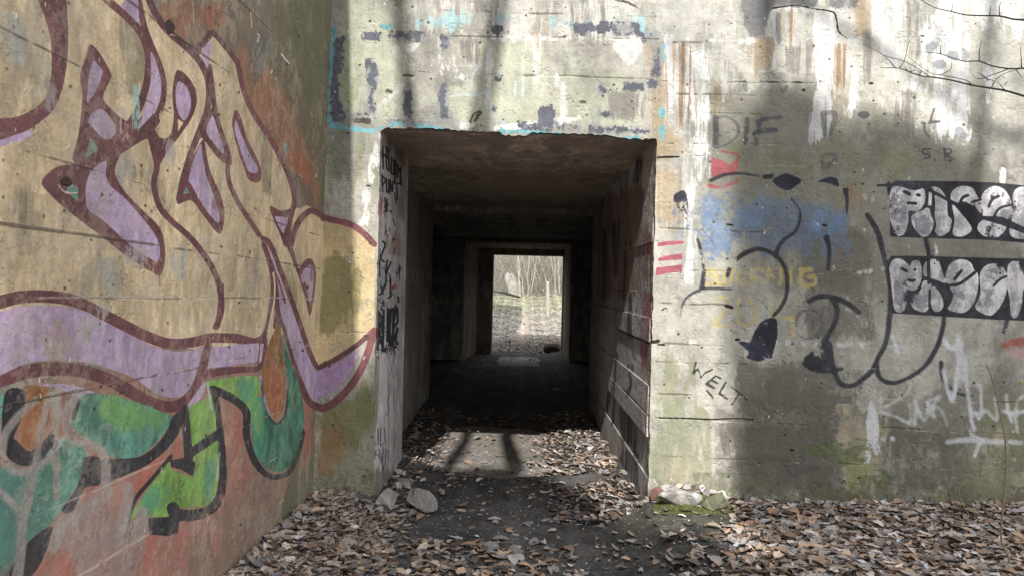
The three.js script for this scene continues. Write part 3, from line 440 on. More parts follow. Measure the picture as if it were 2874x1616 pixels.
  L({ c: [78, 78, 80], blur: 4, edge: 0.5, op: 0.5, seed: 29 }, (k) => { k.line(cE, '960,1080 980,1000 1050,970 1120,1000 1145,1080 1110,1150 1040,1175 980,1150 960,1080', 16); k.line(cE, '1010,1080 1040,1030 1080,1050 1075,1100 1040,1110', 14); k.line(cE, '600,700 700,640 740,720 640,770 600,720', 12); k.line(cE, '560,960 600,900 680,890 760,960 740,1050 640,1080 570,1040', 12); k.line(cD, '1150,785 1160,960', 24); k.line(cD, '1160,790 1240,800 1200,940', 20); k.line(cD, '600,560 620,640 580,600', 24); k.line(cD, '840,600 870,645 900,600', 24); k.line(cD, '1160,1080 1240,1090 1210,1160 1150,1180 1150,1080', 18); k.line(cF, '900,680 930,740 1000,720', 26); k.line(cF, '1010,600 1020,720', 26); k.line(cF, '1040,700 1120,690', 24); k.line(cD, '680,640 680,800', 14); });
  L({ c: [148, 66, 72], blur: 2, edge: 0.5, fx: 2, fy: 1, soft: 0.2, op: 0.75, wear: 0.06, seed: 30 }, (k) => { k.fill(cD, '368,1100 430,1120 500,1150 560,1100 556,1180 530,1225 370,1245', 0); k.line(cD, '440,1060 540,1080 565,1100', 14); k.line(cD, '350,1300 440,1310 550,1265', 26); });
  L({ c: [146, 70, 84], blur: 1.5, edge: 0.3, soft: 0.2, op: 0.85, seed: 31 }, (k) => { k.fill(cE, '-10,505 60,492 180,490 170,512 60,520 -10,532', 0); k.fill(cE, '-5,612 80,590 162,580 165,618 60,625 -5,632', 0); k.fill(cE, '-20,675 80,668 162,655 160,702 60,715 -20,735', 0); });
  L({ c: [150, 70, 58], blur: 6, edge: 1, soft: 0.3, op: 0.7, seed: 32 }, (k) => { k.fill(cE, '2360,1240 2450,1200 2556,1150 2600,1200 2556,1230 2480,1250', 0); });
  L({ c: [176, 134, 134], blur: 6, edge: 0.9, soft: 0.3, op: 0.55, seed: 33 }, (k) => k.fill(cE, '2440,1260 2600,1240 2600,1310 2480,1310', 0));
  const tagLines = (k) => {
    k.line(cE, '265,460 300,580 315,700 300,820', 20, 1, 34); k.line(cE, '300,825 400,822 510,828', 18); k.line(cE, '290,830 200,880 160,950 150,1030', 22, 1, 10);
    k.line(cE, '480,735 510,660 590,585 700,548 800,580 870,650 900,760 890,880 850,960 800,1015', 36, 1, 26); k.line(cE, '925,190 980,260 990,330 960,420 880,480 835,540 820,600', 16, 1, 36); k.line(cE, '1175,465 1195,560 1185,695', 44, 1, 22);
    k.line(cE, '1460,305 1530,420 1570,560 1608,720 1625,860 1618,1020 1590,1200 1530,1320 1490,1400 1400,1480 1330,1505 1260,1470 1215,1340 1200,1210', 36, 1, 36); k.line(cE, '1870,470 1895,600 1895,800', 34, 1, 20);
    k.line(cE, '1870,760 1970,840 2000,950 1990,1100 1940,1250 1850,1380 1700,1470 1600,1478 1540,1430 1530,1340', 26, 1, 34); k.line(cE, '1050,910 1130,877 1230,887 1330,930 1405,990', 34); k.line(cE, '1205,890 1248,960 1232,1060 1175,1170 1100,1260 1030,1315', 30, 1, 36);
    k.fill(cE, '1020,1330 1100,1265 1190,1180 1215,1250 1222,1375 1110,1385 1040,1350', 0); k.line(cE, '1012,1345 1080,1388 1180,1402 1285,1385', 28); k.line(cE, '2450,850 2455,980 2420,1130', 40, 1, 20); k.line(cE, '1980,1340 1985,1440 2030,1510 2110,1560 2200,1575', 32, 1, 16);
    k.line(cD, '358,1268 450,1228 560,1215 700,1232', 26, 1, 14);
  };
  L({ c: blk, blur: 2.8, edge: 0.3, soft: 0.35, op: 0.84, wear: 0.1, wx: 2.4, wy: 2.4, tone: 0.4, seed: 34 }, tagLines);
  L({ c: [40, 42, 56], blur: 3, edge: 0.5, fx: 1.5, fy: 1.5, soft: 0.2, op: 0.9, wear: 0.12, wx: 2.4, wy: 2.4, tone: 0.4, seed: 35 }, (k) => { k.fill(cE, '830,1035 825,1160 790,1310 700,1335 615,1310 640,1270 550,1190 640,1200 670,1130 720,1060 790,1020', 0); k.fill(cD, '800,1262 860,1225 900,1218 1000,1262 960,1300 900,1332 830,1302'); k.fill(cD, '1105,1275 1180,1240 1250,1248 1262,1310 1180,1285'); k.fill(cD, '720,1230 810,1220 790,1250 740,1250'); k.fill(cD, '100,1400 185,1360 200,1460 180,1560 120,1440'); k.fill(cE, '100,180 185,140 200,310 150,270'); k.line(cE, '1310,130 1320,200 1315,310', 34, 1, 10); });
  L({ c: [66, 66, 72], blur: 4, edge: 0.3, soft: 0.3, op: 0.78, wear: 0.16, wx: 2.4, wy: 2.4, tone: 0.2, seed: 36 }, (k) => { k.line(cD, '395,820 400,920 395,1020', 44); k.line(cD, '400,828 470,818 530,850 560,905 540,965 470,1015 390,1035', 18); k.line(cD, '620,830 605,1005', 28, 1, 34); k.line(cD, '690,850 770,830 865,820', 26, 1, 16); k.line(cD, '665,938 740,915 830,910', 30, 1, 28); k.line(cD, '720,820 690,940 680,1020', 16); k.line(cD, '650,910 740,820 860,730', 8); });
  L({ c: [70, 70, 72], blur: 2, edge: 0.3, op: 0.8, seed: 37 }, (k) => { k.line(cD, '1900,1045 1855,1048 1850,1075 1895,1080 1900,1105 1850,1112', 16); k.line(cD, '1935,1110 1930,1140', 14); k.line(cD, '2000,1040 2010,1110', 16); k.line(cD, '1995,1045 2045,1045 2050,1072 2015,1080 2055,1115', 16); k.line(cD, '2075,1112 2072,1118', 18); k.line(cD, '1930,760 1900,860', 14); k.line(cD, '1895,860 1970,850', 20); k.line(cD, '1840,860 1870,865', 14); k.line(cD, '1860,880 1870,930 1900,960', 16); k.fill(cD, '1390,800 1440,780 1480,805 1440,830'); k.fill(cD, '1570,790 1600,795 1580,808'); });
  L({ c: [42, 40, 34], blur: 1, edge: 0.7, fx: 3, fy: 3, soft: 0.3, op: 0.85, wear: 0.2, wx: 3, wy: 3, seed: 38 }, (k) => { for (const s of ['245,510 232,560 218,615 262,572 288,655 330,610 395,580', '425,640 340,712 412,752', '380,675 440,706', '425,640 472,662', '520,700 458,800 532,850', '570,740 650,800 718,862', '640,805 575,905', '345,775 445,890', '635,945 645,970']) k.line(cI, s, 17, 0); });
  // two black panels with white balloon letters
  L({ c: [50, 50, 56], blur: 1.5, edge: 0.25, fx: 1.5, fy: 1.5, soft: 0.2, op: 0.95, tone: 0.35, seed: 40 }, (k) => { k.fill(cG, '285,180 330,138 700,140 1100,150 1500,185 1800,190 1800,700 1373,640 1000,615 600,605 290,590', 0); k.fill(cG, '265,800 300,748 700,752 1100,765 1800,780 1800,1320 1373,1275 900,1250 600,1232 300,1212', 0); k.line(cG, '185,175 300,172', 18); k.line(cG, '280,160 280,240', 30); });
  L({ c: [206, 202, 202], blur: 1.2, edge: 0.35, fx: 3, fy: 2.5, soft: 0.2, wear: 0.1, wx: 3.2, wy: 2.6, op: 0.95, tone: 0.3, seed: 41 }, (k) => {
    k.fill(cG, '298,205 350,182 440,208 500,215 560,200 576,260 560,340 510,387 440,382 436,470 405,568 345,582 298,490 284,330');
    k.fill(cG, '604,215 636,250 634,430 646,480 620,560 560,596 500,545 465,470 475,412 560,372 596,330'); k.fill(cG, '622,192 690,198 740,262 755,310 765,410 802,455 780,540 700,590 655,550 665,500 652,420 655,290');
    k.fill(cG, '780,245 830,192 900,178 965,202 1005,275 1030,310 1032,400 1000,440 940,350 860,322 790,300'); k.fill(cG, '795,330 880,420 955,530 880,590 800,572 812,450'); k.fill(cG, '1030,272 1080,202 1150,180 1220,212 1272,302 1288,400 1250,430 1232,530 1150,612 1080,602 1000,540 1020,460 1042,400'); k.fill(cG, '1290,245 1330,195 1400,190 1480,260 1500,420 1480,560 1400,610 1300,605 1258,550 1290,400'); k.fill(cG, '1540,260 1620,200 1720,240 1740,420 1700,600 1580,620 1530,480');
    k.fill(cG, '285,830 322,776 380,775 430,812 446,832 470,792 520,788 546,850 542,950 500,1022 442,1032 432,1085 405,1180 362,1206 322,1170 300,1000 288,900');
    k.fill(cG, '566,815 620,776 682,790 712,880 742,968 660,950 600,928 562,900'); k.fill(cG, '560,952 622,972 620,1120 590,1190 540,1202 472,1162 450,1085 530,1032'); k.fill(cG, '642,992 702,1062 722,1150 692,1196 642,1192 622,1130 628,1050');
    k.fill(cG, '748,872 790,802 870,776 942,802 972,862 1006,902 1002,1022 970,1130 900,1202 820,1204 758,1172 792,1085 772,1002 742,950'); k.fill(cG, '1020,902 1060,832 1140,810 1210,842 1242,912 1242,1010 1202,1130 1130,1222 1060,1222 980,1162 1022,1062'); k.fill(cG, '1245,832 1300,790 1362,812 1378,900 1450,930 1440,1010 1376,1020 1360,1140 1320,1244 1272,1232 1262,1100 1245,1000'); k.fill(cG, '1500,850 1600,800 1720,860 1740,1040 1680,1200 1540,1200 1490,1040');
  });
  L({ c: [132, 130, 134], blur: 3, edge: 1.4, fx: 3, fy: 2.4, soft: 0.25, op: 0.75, seed: 42 }, (k) => { k.fill(cG, '300,220 420,240 430,460 300,470', 0); k.fill(cG, '480,430 620,440 600,580 500,560', 0); k.fill(cG, '1190,380 1280,360 1280,440 1200,430', 0); k.fill(cG, '320,960 400,940 400,1140 330,1140', 0); k.fill(cG, '1060,860 1180,840 1140,940 1060,930', 0); k.fill(cG, '1020,1000 1120,1020 1080,1180 1000,1150', 0); k.fill(cG, '480,1060 600,1060 580,1180 480,1160', 0); k.fill(cG, '800,1000 900,1000 880,1090 800,1060', 0); });
  L({ c: [44, 44, 50], blur: 1.5, edge: 0.15, op: 0.92, tone: 0.3, seed: 43 }, (k) => { for (const [s, w] of [['402,225 448,248', 26], ['508,252 530,256', 24], ['430,318 500,322', 22], ['605,212 680,250 760,295 830,330', 26], ['1092,350 1120,290 1175,262', 24], ['1132,432 1180,362 1280,332', 20], ['862,308 882,272 925,256', 22], ['955,312 1030,290', 18], ['770,240 768,400 802,455 785,545', 22], ['640,250 632,430', 20], ['560,350 610,350 630,400', 20], ['570,610 595,700 605,780', 26], ['382,850 424,872', 24], ['490,858 492,862', 26], ['438,940 465,950 490,944', 22], ['555,925 650,952 750,985 850,975 930,922 980,882', 24], ['812,940 870,868', 22], ['1130,992 1180,940 1240,912', 20], ['720,990 790,1060 760,1150', 22], ['612,1020 608,1160', 20], ['600,780 605,970', 26]]) k.line(cG, s, w); k.fill(cG, '800,322 900,308 980,350 1045,425 1200,430 1400,525 1400,575 1200,500 1045,455 965,525 900,440', 0); });
  // white chalky lettering
  L({ c: [204, 205, 208], blur: 4, edge: 0.35, fx: 2, fy: 2, soft: 0.4, op: 0.84, seed: 44 }, (k) => { const w = 22; for (const [s, t] of [['190,370 330,285 360,230', 16], ['165,400 260,430 355,480', w], ['352,340 356,485', 16], ['390,322 382,490', w], ['395,365 440,452 465,430 468,330', 18], ['462,335 510,432', 28], ['462,335 550,296 490,372 540,372 570,420 592,492', 18], ['570,130 580,200 624,332 652,200 680,40 702,60 722,260 752,470 768,510', 30], ['776,240 805,232 806,440 772,400', w], ['835,380 790,452', 18], ['840,385 912,455 892,300', 18], ['970,288 980,380 1006,470', 18], ['940,392 1020,408 1100,390', 18], ['1045,540 1030,420 1045,320 1100,300', 16], ['590,592 720,577 860,587 1070,597', 34], ['732,525 795,572 862,582', 26], ['800,600 766,685', 26]]) k.line(cH, s, t); k.line(cE, '2100,1160 2110,1300 2142,1450', 46); k.line(cE, '2000,1172 2040,1240 2130,1205', 30); k.line(cH, '180,570 184,572', 36); k.line(cH, '240,568 244,572', 40); k.line(cE, '1640,1150 1680,1290', 30); });
  L({ c: [212, 212, 214], blur: 2, edge: 0.9, fx: 2, fy: 1.6, soft: 0.15, op: 0.9, seed: 45, rise: 0.04 }, (k) => k.fill(cH, '100,310 140,390 160,460 155,560 165,630 140,690 112,640 106,700 82,752 50,732 75,620 70,480 80,380', 0));
  L({ c: [98, 106, 70], blur: 9, edge: 1.9, fx: 1.6, fy: 3, soft: 0.3, k: 0.66, op: 0.75, seed: 46 }, (k) => { k.fill(cF, '920,510 1080,530 1420,560 1420,610 1260,640 1080,620', 0); k.fill(cF, '1320,830 1390,840 1380,920 1330,920', 0); k.fill(cF, '1540,740 1640,760 1560,820', 0); k.fill(cF, '1400,520 1460,520 1440,580', 0); });
  L({ c: [122, 128, 70], blur: 6, edge: 1.2, fx: 1.6, fy: 1, soft: 0.3, op: 0.5, seed: 47 }, (k) => { k.fill(cF, '1310,640 1540,660 1500,860 1320,880', 0); k.fill(cF, '1980,840 2120,860 2100,940 1980,930', 0); });
  // soil splashed and grown on along the foot
  L({ c: [92, 84, 70], blur: 9, edge: 2, fx: 2.4, fy: 1.6, soft: 0.25, k: 0.62, op: 0.75, seed: 48 }, (k) => { k.fill(cX, '1830,1385 2300,1372 2880,1385 2880,1500 1830,1500', 0); k.fill(cX, '880,1380 1050,1385 1050,1520 880,1520', 0); });
  L({ c: [98, 98, 72], blur: 12, edge: 2.2, fx: 3, fy: 2, soft: 0.25, k: 0.4, op: 0.55, seed: 49 }, (k) => { k.fill(cX, '1830,1350 2000,1350 2600,1360 2880,1370 2880,1500 1830,1500', 0); k.fill(cX, '880,1340 1050,1340 1050,1520 880,1520', 0); });
  // casting joints, cracks, bolt holes
  const J = (k, x0, y0, x1, y1, w, o) => { let s = ''; for (let i = 0; i <= 20; i++) { const t = i / 20; s += (x0 + (x1 - x0) * t) + ',' + (y0 + (y1 - y0) * t + (nq(i * 53 + o * 11, o * 29) - 0.5) * 4) + ' '; } k.line(cX, s, w); };
  const joints = [[1000, 25, 1850, 46], [930, 100, 1850, 108], [920, 197, 1845, 220], [920, 320, 1060, 325], [1860, 118, 2200, 122], [1850, 226, 2874, 246], [1850, 262, 2874, 283], [1960, 315, 2874, 345], [1850, 402, 2874, 410], [2150, 462, 2874, 480], [1850, 640, 2560, 668], [1850, 755, 2500, 772], [1850, 850, 2440, 866], [1850, 962, 2874, 1000], [1840, 1014, 2874, 1046], [1850, 1105, 2874, 1128], [1840, 1172, 2874, 1218], [1840, 1278, 2874, 1322], [905, 715, 1045, 710], [900, 935, 1045, 930], [2500, 1036, 2874, 1058]];
  L({ c: [66, 60, 50], blur: 1, edge: 0.9, fx: 0.5, fy: 2, soft: 0.25, op: 0.5, wear: 0.55, wx: 0.7, wy: 0.7, rise: -0.18, seed: 50 }, (k) => joints.forEach((j, i) => J(k, ...j, 2.8, i)));
  L({ c: [214, 208, 194], blur: 1, edge: 0.9, fx: 0.5, fy: 2, soft: 0.25, op: 0.45, wear: 0.66, wx: 0.6, wy: 0.6, rise: 0.05, seed: 51 }, (k) => joints.forEach((j, i) => J(k, j[0], j[1] + 3, j[2], j[3] + 3, 2.4, i)));
  L({ c: [40, 34, 28], blur: 1, edge: 0.6, fx: 2, fy: 2, soft: 0.2, op: 0.95, rise: -0.45, seed: 52 }, (k) => { k.line(cD, '-10,1105 60,1102 140,1100', 14, 1, 8); k.line(cD, '140,1100 380,1085 560,1060 820,1025', 3); k.line(cD, '560,572 800,575 1080,580', 4); k.line(cF, '0,342 200,345 360,352 460,348 560,346 660,355', 7); k.line(cE, '480,375 515,382', 16); k.line(cE, '470,945 512,955', 20); k.line(cE, '1150,380 1170,385', 14); k.line(cE, '540,1180 560,1180', 16); k.line(cN, '410,362 450,360 470,356', 20); k.line(cN, '470,378 510,380', 8); k.line(cF, '920,565 940,570', 18); k.line(cD, '1480,585 1500,585', 14); k.line(cD, '1010,632 1018,634', 16); k.line(cL, '80,395 105,396', 8); k.line(cF, '1390,765 1450,745 1440,700', 5); k.line(cE, '20,975 50,960 60,990', 8); k.line(cD, '790,60 960,40 1080,62 1220,85 1245,140 1260,220 1320,270', 5); });
  L({ c: [58, 52, 44], blur: 0, rise: -0.25, op: 0.8 }, (k) => { seed(63); for (let i = 0; i < 300; i++) { const x = rr(900, 2874), y = rr(0, 1420), s = rr(0.7, 2.2); k.fill(cX, `${x},${y} ${x + 2.4 * s},${y - s} ${x + 3 * s},${y + 1.5 * s} ${x},${y + 2 * s}`); } });
  L({ c: [216, 212, 202], blur: 1, edge: 0.5, op: 0.75 }, (k) => { seed(64); for (let i = 0; i < 170; i++) { const x = rr(910, 2874), y = rr(0, 1420), s = rr(0.6, 2); k.line(cX, `${x},${y} ${x + rr(-2, 2) * s},${y + rr(1, 6) * s}`, rr(1.4, 3.6)); } });
  return S.finish(0.022);
}

// ---------------------------------------------------------------- reveals, passage, floor
function paintLeftJamb() {
  const S = new Surface(768, 1536, 1536 / 2.8, (px, py) => { const p = jambUV(XL)(px, py); return [-p.z / 1.4, p.y / 2.8]; });
  concrete(S, [212, 206, 202], [192, 185, 181]);
  const L = (o, f) => S.layer(o, f);
  L({ c: [118, 104, 94], blur: 14, edge: 1, fx: 1, fy: 0.5, soft: 0.3, op: 0.8, seed: 1 }, (k) => { k.fill(cL, '160,0 380,0 380,260 300,200 180,80', 0); k.fill(cM, '120,1180 330,1180 330,1480 120,1480', 0); });
  L({ c: [150, 118, 104], blur: 10, edge: 1.2, soft: 0.3, op: 0.6, seed: 2 }, (k) => { k.fill(cL, '230,780 340,760 340,940 240,940', 0); k.fill(cL, '320,480 370,480 370,640 330,640', 0); });
  L({ c: [170, 74, 62], blur: 3, edge: 0.6, fx: 1.5, fy: 0.5, soft: 0.25, op: 0.8, seed: 3 }, (k) => { k.line(cL, '175,340 180,440 185,540 180,680 165,820', 14, 1, 18); k.line(cL, '198,500 188,640 175,800', 12); k.fill(cL, '270,1190 300,1150 320,1190 290,1210', 0); k.line(cL, '140,840 150,960', 30); });
  L({ c: [120, 170, 176], blur: 6, edge: 1, soft: 0.3, op: 0.5, seed: 4 }, (k) => { k.line(cM, '180,520 190,620 170,680', 30); k.line(cM, '140,650 220,650', 30); });
  L({ c: [126, 116, 84], blur: 4, edge: 1, fx: 3, fy: 0.4, soft: 0.3, op: 0.6, seed: 5 }, (k) => k.line(cM, '205,380 195,560 190,760 180,900', 26));
  L({ c: [104, 104, 150], blur: 2, edge: 0.6, op: 0.6, seed: 6 }, (k) => { for (const s of ['300,340 285,400 300,470 285,520', '330,350 320,420 335,480 325,520', '285,560 275,620', '300,570 290,640 280,690', '270,690 280,760 262,800', '285,740 275,800']) k.line(cM, s, 6); });
  const ink = { c: [34, 33, 38], blur: 1, edge: 0.3, fx: 2, fy: 2, soft: 0.2, op: 0.93, tone: 0.2 };
  L({ ...ink, seed: 7 }, (k) => {
    for (const s of ['182,60 185,200', '205,90 210,260', '195,120 220,160', '235,90 232,210 240,270', '250,110 256,280', '232,160 256,190', '275,170 272,290 285,300', '292,190 292,310', '306,200 305,320', '294,250 318,230', '325,230 320,330', '345,250 342,350', '325,250 345,300', '300,330 305,380 350,370', '345,330 350,390']) k.line(cL, s, 15);
    for (const s of ['200,310 205,440', '204,320 226,350 206,390', '235,340 234,430 248,440 252,350', '262,350 262,450', '264,360 280,440 284,360', '222,490 230,590', '240,500 238,600', '218,560 248,540', '262,590 272,600', '316,400 318,500']) k.line(cL, s, 13);
    for (const s of ['205,830 225,850 210,900 190,960 215,990', '180,890 180,1100', '270,990 235,1080 230,1160 200,1220', '240,980 228,1080', '150,1250 200,1230 190,1180', '250,1270 270,1250', '150,1240 140,1300', '210,1290 215,1330', '325,1260 330,1300', '265,1120 265,1240']) k.line(cL, s, 15);
    for (const s of ['165,30 190,30', '178,40 172,340', '205,60 200,330', '205,60 235,120 210,180 238,320', '245,50 240,320 262,330', '275,40 270,270', '290,50 285,300', '275,150 300,40', '280,160 300,300', '315,40 312,300 330,310', '340,40 345,130 320,160', '345,180 325,250 345,290', '330,20 320,120']) k.line(cM, s, 17);
  });
  L({ ...ink, seed: 11, op: 0.85 }, (k) => { seed(77); for (let i = 0; i < 70; i++) { const T = i < 34 ? cL : cM, x = T === cL ? rr(175, 345) : rr(165, 335), y = T === cL ? rr(380, 1420) : rr(60, 330), h = rr(25, 90); k.line(T, `${x},${y} ${x + rr(-14, 14)},${y + h * 0.5} ${x + rr(-10, 16)},${y + h}`, rr(4, 9)); if (rnd() < 0.5) k.line(T, `${x - 8},${y + h * 0.4} ${x + rr(8, 22)},${y + h * rr(0.2, 0.7)}`, rr(4, 8)); } });
  L({ ...ink, c: [74, 72, 84], op: 0.75, seed: 8 }, (k) => { for (const s of ['175,930 185,1010', '205,900 205,1010', '225,890 222,1010 240,1000', '250,890 258,1000', '190,1050 180,1110', '210,1040 230,1110 205,1090', '240,1030 235,1190', '262,1040 255,1170', '275,1050 280,1120', '222,1110 250,1190', '185,1080 210,1080']) k.line(cM, s, 9); });
  L({ c: [60, 56, 52], blur: 1, edge: 1, fx: 3, fy: 0.4, soft: 0.3, op: 0.5, seed: 9 }, (k) => { for (let i = 0; i < 16; i++) { const z = i * 41 % 200; k.line(cM, `${150 + z},${200 + i * 30} ${146 + z},${330 + i * 50}`, 4); } });
  L({ c: [150, 146, 142], blur: 2, edge: 1.2, soft: 0.2, op: 0.8, rise: -0.2, seed: 10 }, (k) => k.line(cM, '130,300 135,700 140,1000 150,1300', 14));
  return S.finish(0.02);
}
function paintRightJamb() {
  const S = new Surface(2048, 1126, 2048 / 5.0, (px, py) => { const p = jambUV(XR)(px, py); return [(p.z + 5) / 5, p.y / 2.75]; });
  concrete(S, [196, 190, 187], [166, 160, 157]);
  const L = (o, f) => S.layer(o, f);
  L({ c: [126, 98, 92], blur: 16, edge: 1.1, fx: 0.8, fy: 0.5, soft: 0.3, op: 0.6, seed: 1 }, (k) => { k.fill(cO, '120,560 500,500 480,1448 100,1448', 0); k.fill(cO, '480,860 570,860 560,1300 440,1300', 0); });
  L({ c: [160, 92, 104], blur: 6, edge: 1.1, fx: 1.4, fy: 0.4, soft: 0.3, op: 0.7, seed: 2 }, (k) => { k.fill(cN, '370,40 440,40 410,330 370,330', 0); k.fill(cN, '360,370 400,380 400,560 360,520', 0); k.fill(cO, '500,880 560,880 555,1130 510,1130', 0); });
  L({ c: [196, 190, 186], blur: 8, edge: 1.2, fx: 1.6, fy: 0.4, soft: 0.3, op: 0.55, seed: 3 }, (k) => { k.fill(cN, '230,150 420,220 400,340 220,280', 0); k.fill(cN, '200,480 400,600 390,820 160,620', 0); k.fill(cN, '120,720 210,760 220,1000 130,900', 0); });
  L({ c: [58, 56, 58], blur: 5, edge: 1.9, fx: 4, fy: 0.25, soft: 0.3, k: 0.72, op: 0.8, seed: 4 }, (k) => {
    k.fill(cN, '270,60 300,70 310,340 280,330', 0); k.line(cN, '250,560 270,520 300,520 290,570 300,620 280,690', 14); k.fill(cN, '190,420 215,430 180,880 165,900', 0); k.fill(cN, '215,760 300,860 330,900 320,1100 280,1000 250,1020 215,900', 0); k.fill(cN, '240,1040 330,1060 350,1330 260,1280 220,1120', 0); k.fill(cN, '150,640 170,680 120,880 100,900', 0); k.line(cN, '300,430 350,470 355,380', 8); k.line(cN, '310,430 330,480', 8);
    k.fill(cO, '230,810 300,800 270,1300 250,1300', 0); k.fill(cO, '430,250 510,240 450,460 410,450', 0); k.fill(cO, '150,870 190,880 175,1448 150,1448', 0); k.fill(cO, '340,960 400,960 380,990 340,990', 0); k.fill(cO, '330,1040 360,1090 340,1448 320,1448', 0); k.fill(cO, '480,1030 500,1040 505,1090 485,1080', 0);
  });
  L({ c: [206, 198, 194], blur: 1.2, edge: 1.3, fx: 2, fy: 2, soft: 0.2, k: 0.9, op: 0.7, seed: 5 }, (k) => { k.line(cN, '270,34 430,42', 7); k.line(cN, '242,160 330,182 420,208', 7); k.line(cN, '205,470 310,555 410,640', 7); k.line(cN, '250,1005 330,1110 400,1230', 8); k.line(cN, '160,970 240,1040', 5); });
  L({ c: [44, 40, 38], blur: 1, edge: 0.6, soft: 0.2, op: 0.85, rise: -0.3, seed: 6 }, (k) => { k.line(cN, '220,285 310,325 410,370', 7); k.line(cN, '240,650 330,740 410,830', 6); });
  return S.finish(0.045);
}
function paintPlain(c1, c2, soot) {
  const S = new Surface(1024, 1024, 1024 / 3.4, null);
  concrete(S, c1, c2, 1.4);
  S.toUV = (x, y) => [x / 1024, 1 - y / 1024];
  if (soot) { S.layer({ c: soot, blur: 30, edge: 1.5, fx: 0.7, fy: 0.35, soft: 0.35, k: 0.6, op: 0.75, seed: 3 }, (k) => { k.fill(cX, '0,0 1024,0 1024,1024 0,1024', 0); }); S.layer({ c: soot.map((v) => v * 0.6), blur: 10, edge: 1.6, fx: 1.4, fy: 0.9, soft: 0.35, op: 0.35, seed: 9 }, (k) => k.fill(cX, '200,100 800,60 960,400 500,600 100,420', 0)); }
  return S.finish(0.02);
}
console.log('paint');
const matWing = paintWing(); console.log('wing');
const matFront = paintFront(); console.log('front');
const matJambL = paintLeftJamb(), matJambR = paintRightJamb();
const matPass = paintPlain([204, 198, 190], [180, 174, 166], [142, 136, 130]);
const matCeil = paintPlain([218, 203, 189], [200, 186, 172], [166, 152, 141]);
const matFloor = paintPlain([184, 180, 174], [156, 151, 145], [122, 114, 105]);
const matInner = paintPlain([204, 198, 189], [180, 174, 165], [150, 143, 136]);
const matOld = paintPlain([206, 194, 176], [182, 170, 153], [146, 134, 120]);
console.log('jambs');

// box between two corners with texture coordinates in metres (s metres per tile)
function slab(x0, x1, y0, y1, z0, z1, s = 3.4) {
  const g = new THREE.BoxGeometry(x1 - x0, y1 - y0, z1 - z0).translate((x0 + x1) / 2, (y0 + y1) / 2, (z0 + z1) / 2);
  const p = g.attributes.position, n = g.attributes.normal, u = g.attributes.uv;
  for (let i = 0; i < p.count; i++) {
    const ax = Math.abs(n.getX(i)), ay = Math.abs(n.getY(i)), x = p.getX(i), y = p.getY(i), z = p.getZ(i);
    if (ax > 0.5) u.setXY(i, z / s, y / s); else if (ay > 0.5) u.setXY(i, x / s, z / s); else u.setXY(i, x / s, y / s);
  }
  return g;
}
const bunker = thing('concrete_bunker', 'weathered concrete bunker with a square tunnel mouth and graffiti on its face', 'bunker');
{ // front wall with the portal cut out, ragged arrises
  seed(5);
  const sh = new THREE.Shape(), rag = (a) => (rnd() - 0.45) * a;
  sh.moveTo(-1.9, -0.5); sh.lineTo(XL, -0.5);
  for (let y = -0.3; y < TOP - 0.03; y += rr(0.03, 0.07)) sh.lineTo(XL - Math.max(0, rag(0.012)), y);
  sh.lineTo(XL - 0.004, TOP - 0.006);
  for (let x = XL + 0.03; x < XR - 0.02; x += 0.022) {
    const spall = 0.028 * ss(-0.22, -0.16, x) * (1 - ss(-0.02, 0.03, x)) + 0.012 * ss(-0.5, -0.4, x) * (1 - ss(-0.3, -0.2, x));
    sh.lineTo(x, TOP + 0.012 - 0.01 * (x - XL) + rag(0.014) + 0.03 * (nz(x * 210 + 40, 77) - 0.62) - spall);
  }
  sh.lineTo(XR, TOP - 0.015);
  for (let y = TOP - 0.05; y > -0.3; y -= rr(0.03, 0.08)) sh.lineTo(XR + Math.max(0, rag(0.014)), y);
  sh.lineTo(XR, -0.5); sh.lineTo(9, -0.5); sh.lineTo(9, 5.6); sh.lineTo(-1.9, 5.6); sh.closePath();
  const g = new THREE.ExtrudeGeometry(sh, { depth: 0.07, bevelEnabled: false }).translate(0, 0, -0.07);
  const p = g.attributes.position, u = g.attributes.uv;
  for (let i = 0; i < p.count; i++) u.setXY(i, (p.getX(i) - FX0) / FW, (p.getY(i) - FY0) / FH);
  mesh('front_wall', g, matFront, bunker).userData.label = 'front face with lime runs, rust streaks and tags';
}
{ // left reveal, then the passage wall set back behind it
  const g = slab(XL - 0.35, XL, -0.4, TOP + 0.01, -1.32, -0.072); const p = g.attributes.position, u = g.attributes.uv;
  for (let i = 0; i < p.count; i++) u.setXY(i, -p.getZ(i) / 1.4, p.getY(i) / 2.8);
  mesh('left_reveal', g, matJambL, bunker).userData.label = 'pale reveal scrawled with black marker tags';
}
mesh('passage_wall', slab(-1.9, -1.26, -0.4, TOP + 0.01, -5.3, -1.323), matPass, bunker);
{ // right reveal: board courses, each cast a little proud of or behind the next
  const ys = [-0.4, 0.355, 0.638, 0.786, 0.997, 1.30, 1.467, 1.648, 2.0, 2.32, TOP + 0.01], off = [0.0, 0.014, -0.008, -0.004, 0.004, -0.006, 0.004, 0.008, 0.002, 0.006];
  for (let i = 0; i < 10; i++) {
    const g = slab(XR + off[i] + (i > 0 ? 0 : 0.004), XR + 0.4, ys[i] + 0.0015, ys[i + 1] - 0.0015, -5.0, -0.072); const p = g.attributes.position, u = g.attributes.uv;
    for (let k = 0; k < p.count; k++) u.setXY(k, (p.getZ(k) + 5) / 5, p.getY(k) / 2.75);
    mesh('board_course', g, matJambR, bunker);
  }
}
mesh('right_mass', slab(XR + 0.03, 9, -0.5, TOP + 0.01, -5.3, -0.5).translate(0.4, 0, 0), matPass, bunker);
mesh('right_core', slab(XR + 0.39, 9, -0.5, TOP + 0.008, -0.49, -0.074), matPass, bunker);
